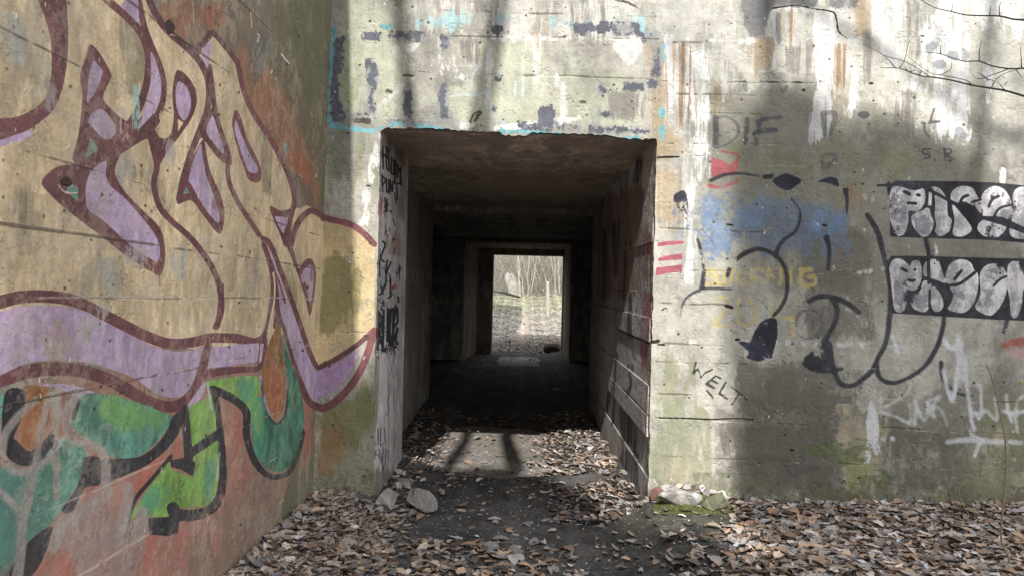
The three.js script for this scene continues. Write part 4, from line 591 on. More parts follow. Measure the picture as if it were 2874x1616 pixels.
mesh('passage_end', slab(XR + 0.02, XR + 0.42, -0.4, TOP + 0.01, -5.3, -5.003), matInner, bunker);
mesh('ceiling', slab(-4.6, 9, TOP + 0.012, 5.6, -5.3, -0.072), matCeil, bunker);
mesh('chamber_ceiling', slab(-4.6, 9, 2.66, 5.598, -11, -5.303), matInner, bunker);
mesh('inner_ceiling', slab(-4.6, 9, 2.58, 5.599, -13.7, -11.003), matOld, bunker);
mesh('chamber_wall', slab(-4.9, -4.6, -0.4, 5.5, -11, -5.3), matInner, bunker);
mesh('chamber_wall', slab(3.6, 3.9, -0.4, 2.65, -11, -5.3), matInner, bunker);
mesh('chamber_wall', slab(-4.6, -1.9, -0.4, 2.65, -5.6, -5.303), matInner, bunker);
mesh('inner_wall', slab(-4.6, -1.262, -0.4, 2.575, -11.3, -11.003), matInner, bunker);
mesh('inner_wall', slab(0.955, 3.6, -0.4, 2.575, -11.3, -11.003), matInner, bunker);
{ // splayed left reveal of the inner doorway
  const g = slab(-1.9, -1.12, -0.4, 2.578, -13.7, -11.005), q = g.attributes.position; for (let i = 0; i < q.count; i++) if (q.getX(i) > -1.5 && q.getZ(i) > -12) q.setX(i, -1.26);
  g.computeVertexNormals(); mesh('inner_reveal', g, matOld, bunker);
}
mesh('inner_reveal', slab(0.95, 1.5, -0.4, 2.578, -13.7, -11.303), matOld, bunker);
mesh('exit_wall', slab(-4.6, -0.765, -0.4, 5.6, -14.1, -13.703), matInner, bunker);
mesh('exit_wall', slab(0.925, 9, -0.4, 5.6, -14.1, -13.703), matOld, bunker);
mesh('exit_lintel', slab(-0.763, 0.923, 2.43, 5.6, -14.1, -13.703), matOld, bunker);
mesh('unseen_shadow_block', slab(-7.5, -0.92, 5.602, 12.4, -14.1, -10), matOld, bunker);  // added block out of view, sized for the shadow it casts beyond the exit
mesh('side_wall', slab(8.98, 9.3, -0.5, 5.6, -14.1, -0.1), matOld, bunker);
mesh('side_wall', slab(-8, -4.62, -0.5, 5.6, -14.1, -0.1), matOld, bunker);
mesh('added_shade_wall', slab(-3.0, -2.5, -0.4, 5.0, -20, -14.103), matOld, bunker);  // added unseen wall: blocks sky to darken the ground outside the exit
mesh('added_shade_wall', slab(2.3, 2.8, -0.4, 5.0, -20, -14.103), matOld, bunker);  // its added counterpart on the right, also there to block sky
mesh('passage_floor', slab(-4.6, 3.6, -0.3, 0.0, -14.3, -1.0), matFloor, bunker);

{ // the wing wall
  const t = thing('wing_wall', 'concrete wing wall covered in big maroon, lilac and tan graffiti lettering', 'wall');
  const len = 7.6, hgt = 5.6, g = new THREE.BufferGeometry(), P = (u, v, n) => WO.clone().addScaledVector(WU, u).addScaledVector(WVv, v - 1.66).addScaledVector(WN, n);
  // WN points into the open yard (+x)
  const sgn = WN.x > 0 ? 1 : -1;
  const face = (name, a, b, c, d, uv, m) => { const gg = new THREE.BufferGeometry(); gg.setAttribute('position', new THREE.Float32BufferAttribute([a, b, c, a, c, d].flatMap((q) => q.toArray()), 3)); gg.setAttribute('uv', new THREE.Float32BufferAttribute([0, 1, 2, 0, 2, 3].flatMap((i) => uv[i]), 2)); gg.computeVertexNormals(); return mesh(name, gg, m, t); };
  const T = -0.5 * sgn, q = (u, v) => [u / WW, (v - 1.66 - WY0) / WH];
  face('painted_face', P(0, -0.5, 0), P(len, -0.5, 0), P(len, hgt, 0), P(0, hgt, 0), [q(0, -0.5), q(len, -0.5), q(len, hgt), q(0, hgt)], matWing);
  const core = slab(-0.25, 0.25, -0.5, hgt, 0, len - 0.004); core.translate(0, 0, 0);
  const pp = core.attributes.position; for (let i = 0; i < pp.count; i++) { const w = P(pp.getZ(i), pp.getY(i), sgn * (pp.getX(i) - 0.254)); pp.setXYZ(i, w.x, w.y, w.z); } core.computeVertexNormals();
  mesh('core', core, matPass, t);
}

// ---------------------------------------------------------------- ground
const bump2 = (x, z, s = 60) => nz(x * s + 4000, z * s + 4000);
function groundH(x, z) {
  const n = bump2(x, z, 42), f = bump2(x, z, 190);
  let h;
  if (z > -1.1) { // yard: trodden path in the middle, litter banked against the walls
    const d = x + 0.05;
    h = 0.02 + 0.13 * ss(0.45, 1.25, -d) + 0.17 * ss(0.55, 1.15, d) + 0.02 * ss(1.2, 3.5, d);
    h += 0.10 * Math.exp(-(((x - 1.12) / 0.28) ** 2) - (((z - 0.12) / 0.25) ** 2));
    h = mix(h, 0.1, ss(1.8, 4, z)) + 0.05 * (n - 0.5) + 0.022 * (f - 0.5);
  } else {
    h = -0.04 + 0.062 * (1 - ss(-1.15, -1.75, z + 0.7 * (n - 0.5) + 0.25 * (f - 0.5))) + 0.10 * ss(0.05, 0.75, x + 0.1 * (n - 0.5)) * (1 - ss(-3.6, -6, z) * 0.6) + 0.13 * ss(0.62, 1.15, -x + 0.25 * (n - 0.5)) + 0.035 * (f - 0.5);
    h += 0.05 * ss(-3.5, -4.1, z);
    if (z < -6) h = mix(h, 0.012 + 0.05 * (n - 0.42) + 0.12 * ss(0.7, 1.3, Math.abs(x + 0.1)), ss(-6, -7.5, z)); // rubbish in the chamber
    if (z < -11) h += -0.05 * ss(-11.2, -11.7, z) * ss(-13.8, -13.2, z) * (1 - ss(0.35, 0.6, Math.abs(x + 0.05 + 0.3 * (n - 0.5))));
    if (z < -14.2) {
      const t = -z - 14.2; h = mix(h, 0.02 + 0.06 * (n - 0.5), ss(0, 1, t));
      h += 1.25 * ss(6.5, 22, t) + 0.25 * (bump2(x, z, 7) - 0.5) * ss(6, 14, t) + 0.5 * ss(18, 24, t) * ss(-1, -6, x) + 9 * ss(30, 62, t) + 0.1 * (n - 0.5) * ss(4, 10, t);
    }
  }
  if (z > 6) h += 0.0;
  const far = Math.max(ss(12, 40, Math.abs(x)), ss(14, 40, z)); h = mix(h, 0.4 + 1.2 * bump2(x, z, 3), far);
  return h;
}
const soilTex = (() => {
  const n = 1024, c = new Uint8Array(n * n * 4), b = new Uint8Array(n * n * 4);
  seed(8);
  for (let y = 0; y < n; y++) for (let x = 0; x < n; x++) {
    const o = (y * n + x) * 4, a = nq(x, y), g = nq(x * 4 + 91, y * 4 + 7), s = nq(x * 9 + 13, y * 7 + 5);
    let v = 0.42 + 0.34 * a + 0.24 * g; if (s > 0.965) v += 0.55 * g; v = clamp(v);
    c[o] = 255 * Math.pow(v, 0.75); c[o + 1] = 255 * Math.pow(v * 0.985, 0.75); c[o + 2] = 255 * Math.pow(v * 0.96, 0.75); c[o + 3] = b[o + 3] = 255;
    b[o] = b[o + 1] = b[o + 2] = 255 * (0.5 * a + 0.5 * g);
  }
  const t = (d, s) => { const q = new THREE.DataTexture(d, n, n); q.wrapS = q.wrapT = THREE.RepeatWrapping; q.magFilter = THREE.LinearFilter; q.minFilter = THREE.LinearMipmapLinearFilter; q.generateMipmaps = true; if (s) q.colorSpace = THREE.SRGBColorSpace; q.needsUpdate = true; return q; };
  return [t(c, true), t(b)];
})();
{
  const N = 430, pos = [], col = [], uv = [], idx = [], m = (t) => 5.5 * t + 12 * t ** 3 + 82 * t ** 7;
  for (let j = 0; j <= N; j++) for (let i = 0; i <= N; i++) {
    const x = m(i / N * 2 - 1), z = m(j / N * 2 - 1) - 3 - (j / N < 0.5 ? 0 : 0);
    pos.push(x, groundH(x, z), z); uv.push(x / 1.6, z / 1.6);
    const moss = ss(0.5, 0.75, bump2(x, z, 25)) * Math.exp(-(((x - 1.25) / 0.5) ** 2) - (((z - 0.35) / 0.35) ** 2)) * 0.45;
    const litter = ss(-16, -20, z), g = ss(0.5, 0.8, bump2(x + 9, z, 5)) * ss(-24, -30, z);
    let r = mix(0.115, 0.46, litter), gg = mix(0.108, 0.41, litter), b = mix(0.104, 0.35, litter);  // far litter lightened: sunlit glare put into its colour
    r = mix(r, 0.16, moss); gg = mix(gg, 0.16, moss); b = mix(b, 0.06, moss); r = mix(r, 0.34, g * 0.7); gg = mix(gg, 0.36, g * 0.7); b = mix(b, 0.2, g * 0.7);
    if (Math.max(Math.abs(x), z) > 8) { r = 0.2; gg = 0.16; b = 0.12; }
    col.push(r, gg, b);
    if (i < N && j < N) { const a = j * (N + 1) + i; idx.push(a, a + N + 1, a + 1, a + 1, a + N + 1, a + N + 2); }
  }
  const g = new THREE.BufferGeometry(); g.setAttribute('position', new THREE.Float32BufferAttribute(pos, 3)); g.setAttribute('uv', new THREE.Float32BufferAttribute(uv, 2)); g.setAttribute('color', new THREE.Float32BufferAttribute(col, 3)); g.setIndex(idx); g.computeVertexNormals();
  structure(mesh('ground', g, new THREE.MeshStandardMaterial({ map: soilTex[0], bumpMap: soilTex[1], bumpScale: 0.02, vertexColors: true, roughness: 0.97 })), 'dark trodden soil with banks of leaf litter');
}
// where a photo pixel meets the ground
function onGround(px, py) {
  const r = rayOf(px, py); let t = 0.5; for (let i = 0; i < 900; i++) { const p = EYE.clone().addScaledVector(r, t); if (p.y <= groundH(p.x, p.z)) return V(p.x, groundH(p.x, p.z), p.z); t += 0.03; }
  return EYE.clone().addScaledVector(r, t);
}

// ---------------------------------------------------------------- fallen leaves
function leafGeo(len, wid, curl, fold, lobes, sd) { // a leaf blade with mid-rib fold, curl and an uneven edge; lies in xz, stalk at -x
  seed(sd); const n = 8, rows = [], pos = [], idx = [], tw = rr(-0.5, 0.5);
  for (let i = 0; i <= n; i++) {
    const t = i / n, w = wid * 0.5 * Math.pow(Math.sin(Math.PI * Math.pow(clamp(t, 0.02, 0.985), 0.85)), 0.62) * (1 + (lobes ? 0.13 * ((i % 2) ? 1 : -1) : 0.06 * (rnd() - 0.5)));
    const x = (t - 0.5) * len, c = 0.6 * curl * (t - 0.5) ** 2 * 4 + tw * 0.012 * (t - 0.5);
    for (const s of [-1, 0, 1]) pos.push(x, c + (s ? fold * w / wid + (rnd() - 0.5) * 0.006 + s * tw * 0.02 * (t - 0.5) : 0), s * w);
    rows.push(i);
  }
  for (let i = 0; i < n; i++) for (let s = 0; s < 2; s++) { const a = i * 3 + s; idx.push(a, a + 1, a + 3, a + 1, a + 4, a + 3); }
  // stalk
  const b = pos.length / 3, y0 = pos[4]; pos.push(-len / 2, y0, -0.0012, -len / 2, y0, 0.0012, -len / 2 - len * 0.22, y0 + 0.004, 0); idx.push(b, b + 1, b + 2);
  const g = new THREE.BufferGeometry(); g.setAttribute('position', new THREE.Float32BufferAttribute(pos, 3)); g.setIndex(idx); g.computeVertexNormals();
  g.computeBoundingBox(); g.translate(0, -g.boundingBox.min.y, 0); return g;
}
const leafShapes = [leafGeo(0.082, 0.046, 0.012, 0.012, 0, 1), leafGeo(0.095, 0.05, -0.014, 0.016, 0, 2), leafGeo(0.07, 0.044, 0.02, 0.02, 0, 3), leafGeo(0.105, 0.062, 0.01, 0.01, 1, 4), leafGeo(0.088, 0.05, 0.026, -0.018, 0, 5), leafGeo(0.115, 0.068, -0.012, 0.022, 1, 6), leafGeo(0.062, 0.034, 0.008, 0.008, 0, 7), leafGeo(0.09, 0.03, 0.03, 0.022, 0, 8)];
const leafKinds = [
  { n: 'tan', c: [0.40, 0.29, 0.205], w: 0.22, label: 'tan dry leaf lying loose in the litter' },
  { n: 'grey', c: [0.29, 0.25, 0.225], w: 0.34, label: 'grey-brown weathered leaf lying in the litter' },
  { n: 'dark', c: [0.13, 0.095, 0.075], w: 0.17, label: 'dark brown rotting leaf lying in the litter' },
  { n: 'pale', c: [0.50, 0.45, 0.41], w: 0.15, label: 'pale silvery bleached leaf lying in the litter' },
  { n: 'rust', c: [0.28, 0.18, 0.12], w: 0.12, label: 'rust-brown curled leaf lying in the litter' },
];
const pickKind = () => { let r = rnd(); for (let i = 0; i < 5; i++) { r -= leafKinds[i].w; if (r < 0) return i; } return 1; };
function density(x, z) {
  const n = bump2(x, z, 55);
  if (z > 0) {
    let d = Math.max(ss(1.15, 1.7, x - 0.4 * (n - 0.5) + 0.25 * ss(0.2, 0.9, z)), ss(0.42, 1.0, -x - 0.4 * (n - 0.5) + 0.12 * ss(0.3, 1, z)));
    d = Math.max(d, 0.36 * ss(0.55, 1.05, z + 0.7 * (n - 0.5)) * (1 - 0.75 * Math.exp(-(((x - 0.6) / 0.6) ** 2)))); return Math.max(d, 0.05);
  }
  if (z > -4) return Math.max(0.9 * ss(0.12, 0.5, x + 0.3 * (n - 0.5)), 0.55 * ss(0.55, 0.95, -x - 0.2 * (n - 0.5)), 0.07);
  if (z > -14.2) return 0.25 * ss(0.4, 0.7, n);
  return 0.7;
}
{
  seed(21);
  const P = [], I = [], C = [], N = [], q = new THREE.Quaternion(), e = new THREE.Euler(), v = new THREE.Vector3(), single = [];
  const drop = (x, z, big, lift) => {
    const k = pickKind(), g = leafShapes[Math.floor(rnd() * leafShapes.length)], s = (0.38 + 0.62 * Math.pow(rnd(), 0.9)) * big;
    const tilt = 0.17; const hx = (groundH(x + 0.03, z) - groundH(x - 0.03, z)) / 0.06, hz = (groundH(x, z + 0.03) - groundH(x, z - 0.03)) / 0.06;
    e.set(rr(-tilt, tilt) + hz * 0.7, rr(0, 6.283), rr(-tilt, tilt) - hx * 0.7, 'ZXY'); if (rnd() < 0.1) e.x += rr(-0.7, 0.7); if (rnd() < 0.3) e.x += Math.PI;
    q.setFromEuler(e);
    return { k, g, s, q: q.clone(), x, z, y: Math.max(groundH(x, z), z < -1 && z > -14 ? 0 : -9) + lift };
  };
  const bake = (L) => {
    const base = P.length / 3, p = L.g.attributes.position, nn = L.g.attributes.normal, c = leafKinds[L.k].c, t = (0.55 + 0.8 * rnd()) * (L.pale || 1), h = 0.9 + 0.2 * rnd();
    for (let i = 0; i < p.count; i++) { v.fromBufferAttribute(p, i).multiplyScalar(L.s).applyQuaternion(L.q); P.push(v.x + L.x, v.y + L.y, v.z + L.z); v.fromBufferAttribute(nn, i).applyQuaternion(L.q); N.push(v.x, v.y, v.z); const w = t * (0.9 + 0.2 * rnd()); C.push(c[0] * w * h, c[1] * w, c[2] * w / h); }
    const ix = L.g.index.array; for (let i = 0; i < ix.length; i++) I.push(base + ix[i]);
  };
  const all = [];
  for (let i = 0; i < 48000; i++) { // yard
    const x = rr(-1.45, 4.6), z = rr(-0.02, 2.6); if (rnd() > Math.pow(density(x, z), 1.25) * 0.95) continue;
    const D = density(x, z); all.push(drop(x, z, 1, 0.004 + rnd() * 0.035 * D));
  }
  for (let i = 0; i < 5200; i++) { const x = rr(-1.22, 0.86), z = rr(-4.6, 0.02); if (x < XL + 0.02 && z > -1.34) continue; if (rnd() > density(x, z)) continue; all.push(drop(x, z, 0.95, 0.004 + rnd() * 0.02)); }
  for (let i = 0; i < 1500; i++) { const x = rr(-2, 2), z = rr(-13.6, -5); if (rnd() > density(x, z)) continue; all.push(drop(x, z, 0.9, 0.004)); }
  for (let i = 0; i < 9000; i++) { const z = -14.3 - 24 * Math.pow(rnd(), 1.2), w = 1.6 + (-z - 14) * 0.13, x = rr(-w, w); const L = drop(x, z, 1.15, 0.01);  if ((L.k === 2 || L.k === 1) && rnd() < 0.8) L.k = 3; all.push(L); }  // most dark leaves turned pale here, sunlit brightness put into their colour
  for (let i = 0; i < 420; i++) { const x = i < 330 ? rr(1.0, 4.5) : rr(-1.38, -1.05), L = drop(x, rr(0.015, 0.06), 1, rr(0.01, 0.05)); L.q.premultiply(new THREE.Quaternion().setFromAxisAngle(V(1, 0, 0), rr(0.1, 0.9))); all.push(L); }
  for (let i = 0; i < 260; i++) { const z = rr(0.1, 2.4), L = drop(-1.40 - 0.0215 * z + rr(0.02, 0.07), z, 1, rr(0.0, 0.05)); L.q.premultiply(new THREE.Quaternion().setFromAxisAngle(V(0, 0, 1), -rr(0.1, 0.9))); all.push(L); }
  // the 300 that show largest stay single leaves
  const onTop = all.filter((L) => L.z > 0.15 && L.z < 1.45 && L.x > -1.3 && L.x < 3.0 && L.y - groundH(L.x, L.z) > 0.012).sort((a, b) => b.z - a.z);
  const chosen = new Set(onTop.filter((_, i) => i % 2 === 0).slice(0, 300));
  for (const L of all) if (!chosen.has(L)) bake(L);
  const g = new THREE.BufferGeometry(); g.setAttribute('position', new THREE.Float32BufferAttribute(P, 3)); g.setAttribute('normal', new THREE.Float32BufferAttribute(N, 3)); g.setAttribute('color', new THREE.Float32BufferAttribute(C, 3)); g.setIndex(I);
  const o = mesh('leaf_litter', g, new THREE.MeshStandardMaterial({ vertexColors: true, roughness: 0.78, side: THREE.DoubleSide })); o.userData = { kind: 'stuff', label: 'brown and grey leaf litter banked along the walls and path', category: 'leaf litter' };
  const mats = leafKinds.map((k) => [0.85, 1.15].map((t) => new THREE.MeshStandardMaterial({ color: lin(...k.c.map((c) => c * t)), roughness: 0.75, side: THREE.DoubleSide })));
  for (const L of chosen) { const m = mesh('fallen_leaf', L.g, mats[L.k][rnd() < 0.5 ? 0 : 1]); m.position.set(L.x, L.y + 0.008, L.z); m.quaternion.copy(L.q); m.scale.setScalar(L.s); tag(m, leafKinds[L.k].label, 'leaf', leafKinds[L.k].n + ' fallen leaves'); }
  console.log('leaves', all.length);
}
// grit, crumbs of concrete and bits of twig trodden into the path
{
  seed(27); const P = [], C = [];
  for (let i = 0; i < 15000; i++) {
    const inside = rnd() < 0.3, x = inside ? rr(-1, 0.85) : rr(-1.3, 2.2), z = inside ? rr(-3.6, 0) : rr(-0.3, 2.2), s = 0.0015 + 0.009 * Math.pow(rnd(), 4), y = Math.max(groundH(x, z), z < -1 ? 0.0005 : -9), k = rr(0.06, 0.2) + (rnd() < 0.07 ? 0.3 : 0);
    const long = rnd() < 0.12 ? 6 : 1, a = rr(0, 6.28), q = [[Math.cos(a) * s * long, 0.002, Math.sin(a) * s * long], [-Math.sin(a) * s, 0.001, Math.cos(a) * s], [-Math.cos(a) * s * long, 0.002, -Math.sin(a) * s * long], [Math.sin(a) * s, 0, -Math.cos(a) * s], [rr(-1, 1) * s * 0.4, s * 1.1 + 0.002, rr(-1, 1) * s * 0.4]];
    for (const t of [[0, 1, 4], [1, 2, 4], [2, 3, 4], [3, 0, 4]]) for (const j of t) { P.push(x + q[j][0], y + q[j][1], z + q[j][2]); C.push(k, k * 0.94, k * 0.87); }
  }
  const g = new THREE.BufferGeometry(); g.setAttribute('position', new THREE.Float32BufferAttribute(P, 3)); g.setAttribute('color', new THREE.Float32BufferAttribute(C, 3)); g.computeVertexNormals();
  const o = mesh('path_grit', g, new THREE.MeshStandardMaterial({ vertexColors: true, roughness: 1, side: THREE.DoubleSide })); o.userData = { kind: 'stuff', label: 'grit, crumbs and twig bits trodden into the path', category: 'grit' };
}
// moss cushions
{
  seed(31); const P = [], C = [], up = [];
  for (let i = 0; i < 30000; i++) {
    const a = rnd(); let x, z; if (a < 0.6) { x = 1.0 + 0.55 * rnd() * rnd() + rr(-0.12, 0.1); z = rr(0.08, 0.5); } else { x = rr(0.55, 2.0); z = rr(0.15, 0.95); }
    const k = 0.32 + 0.9 * Math.exp(-(((x - 1.15) / 0.3) ** 2) - (((z - 0.22) / 0.2) ** 2)); if (bump2(x, z, 60) > k || bump2(x + 3, z, 170) > 0.75) continue;
    const y = groundH(x, z) - 0.003, h = rr(0.006, 0.017), t = rr(0, 6.28), w = rr(0.003, 0.006), r = rr(0.7, 1.3), dx = rr(-0.008, 0.008), dz = rr(-0.008, 0.008), c = Math.cos(t) * w, s = Math.sin(t) * w, ylw = rnd() < 0.3 ? 1.5 : 1;
    P.push(x - c, y, z - s, x + c, y, z + s, x + dx, y + h, z + dz); for (let j = 0; j < 3; j++) { C.push(0.115 * r * ylw, 0.125 * r * ylw, 0.045 * r); up.push(0, 1, 0); }
  }
  const g = new THREE.BufferGeometry(); g.setAttribute('position', new THREE.Float32BufferAttribute(P, 3)); g.setAttribute('color', new THREE.Float32BufferAttribute(C, 3)); g.computeVertexNormals();
  const o = mesh('moss', g, new THREE.MeshStandardMaterial({ vertexColors: true, roughness: 1, side: THREE.DoubleSide })); o.userData = { kind: 'stuff', label: 'green moss growing on the soil beside the tunnel mouth', category: 'moss' };
}
// broken concrete and stones
const stoneTex = paintPlain([186, 182, 176], [152, 148, 142], [124, 119, 113]); stoneTex.bumpScale = 0.02;
const mossStone = paintPlain([116, 112, 92], [90, 92, 66], [80, 78, 60]);
const brickMat = new THREE.MeshStandardMaterial({ color: lin(0.17, 0.09, 0.07), roughness: 0.95 });
function stone(name, px, py, w, h, d, sd, mat, label, turn = 0, sink = 0.25) {
  seed(sd); let g = mergeVertices(new THREE.IcosahedronGeometry(1, 5).deleteAttribute('uv').deleteAttribute('normal')); const p = g.attributes.position, planes = [];
  for (let i = 0; i < 16; i++) planes.push([V(rr(-1, 1), rr(-1, 1), rr(-1, 1)).normalize(), rr(0.5, 0.82)]);
  const v = new THREE.Vector3(), uv = [];
  for (let i = 0; i < p.count; i++) { v.fromBufferAttribute(p, i); for (const [n, o] of planes) { const k = v.dot(n) - o; if (k > 0) v.addScaledVector(n, -k); } v.multiplyScalar(1 + 0.035 * (nz(v.x * 90 + sd * 50 + 500, v.y * 90 + v.z * 60 + 500) - 0.5)); p.setXYZ(i, v.x * w / 1.5, v.y * h / 1.5, v.z * d / 1.5); uv.push(v.x * w * 0.5 + sd * 0.1, (v.y * h + v.z * d) * 0.5); }
  g.setAttribute('uv', new THREE.Float32BufferAttribute(uv, 2)); g = g.toNonIndexed(); g.computeVertexNormals(); g.computeBoundingBox(); g.translate(0, -g.boundingBox.min.y - sink * h, 0);
  const o = mesh(name, g, mat), q = onGround(px, py); o.position.copy(q); o.rotation.y = turn; return tag(o, label, name.includes('brick') ? 'brick' : 'stone', 'loose stones and rubble by the tunnel mouth');
}
stone('concrete_chunk', 1180, 1436, 0.25, 0.16, 0.18, 1, stoneTex, 'large pale concrete chunk, biggest of the rubble by the marker-tagged reveal', 0.2, 0.12);
stone('concrete_chunk', 1083, 1432, 0.155, 0.13, 0.12, 2, stoneTex, 'rounded pale stone leaning at the foot of the marker-tagged reveal', 0.9, 0.12);
stone('concrete_chunk', 1136, 1368, 0.13, 0.1, 0.1, 3, stoneTex, 'grey broken slab just inside the left reveal', 2.2, 0.2);
stone('concrete_chunk', 1112, 1374, 0.08, 0.07, 0.07, 4, stoneTex, 'small grey lump touching the broken slab inside the left reveal', 1.2, 0.2);
stone('concrete_chunk', 1118, 1334, 0.11, 0.05, 0.09, 5, stoneTex, 'flat grey flake lying deepest along the left reveal', 0.4, 0.2);
stone('concrete_chunk', 1908, 1412, 0.23, 0.12, 0.14, 6, stoneTex, 'pale squared concrete lump against the front wall behind the moss', 0.1, 0.25);
stone('mossy_stone', 2012, 1428, 0.19, 0.13, 0.13, 7, mossStone, 'moss-tinted stone half buried in leaves by the front wall', 0.5, 0.2);
stone('brick_fragment', 1848, 1404, 0.09, 0.085, 0.08, 8, brickMat, 'reddish brick fragment at the right corner of the tunnel mouth', 0.5, 0.15);
stone('pebble', 1816, 1416, 0.04, 0.035, 0.035, 9, stoneTex, 'small white pebble beside the reddish brick fragment', 0.5, 0.1);
stone('pebble', 1686, 1292, 0.07, 0.05, 0.06, 10, stoneTex, 'white stone in the sunlit leaves inside the tunnel', 0.5, 0.1);
stone('pebble', 1700, 1346, 0.09, 0.03, 0.07, 12, stoneTex, 'flat grey stone among leaves near the right reveal foot', 0.7, 0.1);
stone('debris_heap', 1556, 986, 0.5, 0.22, 0.4, 13, new THREE.MeshStandardMaterial({ map: soilTex[0], color: lin(0.16, 0.15, 0.14), roughness: 1 }), 'heap of earth debris in the far exit doorway', 0.5, 0.2);

// ---------------------------------------------------------------- wood: tapered limbs
function limb(pts, r0, r1, sides = 5) {
  const n = pts.length, pos = [], nor = [], idx = [], T = new THREE.Vector3(), A = new THREE.Vector3(), B = new THREE.Vector3();
  for (let i = 0; i < n; i++) {
    T.subVectors(pts[Math.min(n - 1, i + 1)], pts[Math.max(0, i - 1)]).normalize(); A.set(0.31, 0.2, 0.93).cross(T).normalize(); B.crossVectors(T, A);
    const r = mix(r0, r1, i / (n - 1));
    for (let k = 0; k < sides; k++) { const a = k / sides * 6.2832, c = Math.cos(a), s = Math.sin(a), nx = A.x * c + B.x * s, ny = A.y * c + B.y * s, nz_ = A.z * c + B.z * s; pos.push(pts[i].x + nx * r, pts[i].y + ny * r, pts[i].z + nz_ * r); nor.push(nx, ny, nz_); }
  }
  for (let i = 0; i < n - 1; i++) for (let k = 0; k < sides; k++) { const a = i * sides + k, b = i * sides + (k + 1) % sides; idx.push(a, b, a + sides, b, b + sides, a + sides); }
  const g = new THREE.BufferGeometry(); g.setAttribute('position', new THREE.Float32BufferAttribute(pos, 3)); g.setAttribute('normal', new THREE.Float32BufferAttribute(nor, 3)); g.setIndex(idx); return g;
}
const bend = (a, b, amt, n = 6) => { const o = []; for (let i = 0; i <= n; i++) { const t = i / n; o.push(a.clone().lerp(b, t).add(V(rr(-amt, amt), rr(-amt, amt) * 0.5, rr(-amt, amt)).multiplyScalar(Math.sin(Math.PI * t)))); } return o; };
const smooth3 = (p) => new THREE.CatmullRomCurve3(p).getPoints(p.length * 4);
const traced = (T, s, d, d2 = d) => { const p = pts_(T, s); return smooth3(p.map(([x, y], i) => atDepth(x, y, mix(d, d2, i / (p.length - 1))))); };
const barkGrey = new THREE.MeshStandardMaterial({ color: lin(0.10, 0.09, 0.075), roughness: 0.95 }), barkTwig = new THREE.MeshStandardMaterial({ color: lin(0.07, 0.055, 0.045), roughness: 0.9 }), barkPale = new THREE.MeshStandardMaterial({ color: lin(0.36, 0.34, 0.28), roughness: 0.9 }), stemTan = new THREE.MeshStandardMaterial({ color: lin(0.24, 0.19, 0.12), roughness: 0.85 }), budMat = new THREE.MeshStandardMaterial({ color: lin(0.42, 0.40, 0.12), roughness: 0.7 });
function branchy(base, dir, len, r, depth, out) { // recursive bare branching
  const end = base.clone().addScaledVector(dir, len), p = bend(base, end, len * 0.06, 4); out.push(limb(p, r, r * 0.55, depth > 1 ? 6 : 4));
  if (depth <= 0) return;
  const kids = depth > 1 ? 4 : 5;
  for (let i = 0; i < kids; i++) { const t = 0.35 + 0.65 * (i + rnd()) / kids, b = p[Math.min(4, Math.floor(t * 4.99))], d = dir.clone().add(V(rr(-1, 1), rr(-0.2, 0.8), rr(-1, 1)).multiplyScalar(0.8)).normalize(); branchy(b, d, len * rr(0.4, 0.65), r * 0.5, depth - 1, out); }
}
function bareTree(name, label, group, x, z, h, r, mat, lean, nb, sd, y0 = null, lo = 0.45) {
  seed(sd); const t = thing(name, label, 'tree', group), base = V(x, (y0 ?? groundH(x, z)) - 0.1, z), top = base.clone().add(V(lean[0], h, lean[1])), p = bend(base, top, h * 0.012, 10);
  mesh('trunk', limb(p, r, r * 0.35, 9), mat, t); const out = [];
  for (let i = 0; i < nb; i++) { const f = lo + (0.97 - lo) * (i + rnd() * 0.6) / nb, b = p[Math.min(10, Math.round(f * 10))], a = rr(0, 6.28); branchy(b, V(Math.cos(a), rr(0.4, 1.1), Math.sin(a)).normalize(), h * rr(0.12, 0.22), r * 0.35, 2, out); }
  if (out.length) mesh('branches', mergeGeometries(out), mat, t);
  return t;
}
// trees in the wood behind the camera: their shadows fall on the wall
const WOOD = 'slender ash trees facing the bunker';
const shadowX = (px, z) => (px - 1472) / 406 - AZ * z; // foot of a trunk whose shadow crosses the wall at that photo column
bareTree('slender_ash', 'slender grey ash standing in the yard before the tunnel mouth', WOOD, shadowX(1372, 6.6), 6.6, 13, 0.135, barkGrey, [0.02, 0.1], 6, 101, null, 0.88);
bareTree('slender_ash', 'thin grey ash beside the end of the painted wing wall', WOOD, shadowX(1100, 7.6), 7.6, 14, 0.105, barkGrey, [-0.03, 0.1], 6, 102, null, 0.88);
bareTree('slender_ash', 'grey ash in the yard facing the balloon lettering', WOOD, shadowX(2110, 9.5), 9.5, 15, 0.12, barkGrey, [0.1, 0.2], 7, 103, null, 0.84);
bareTree('slender_ash', 'many-branched grey ash in the yard facing the balloon lettering', WOOD, shadowX(2600, 9), 9, 14, 0.10, barkGrey, [0.5, 0.1], 12, 104, null, 0.62);
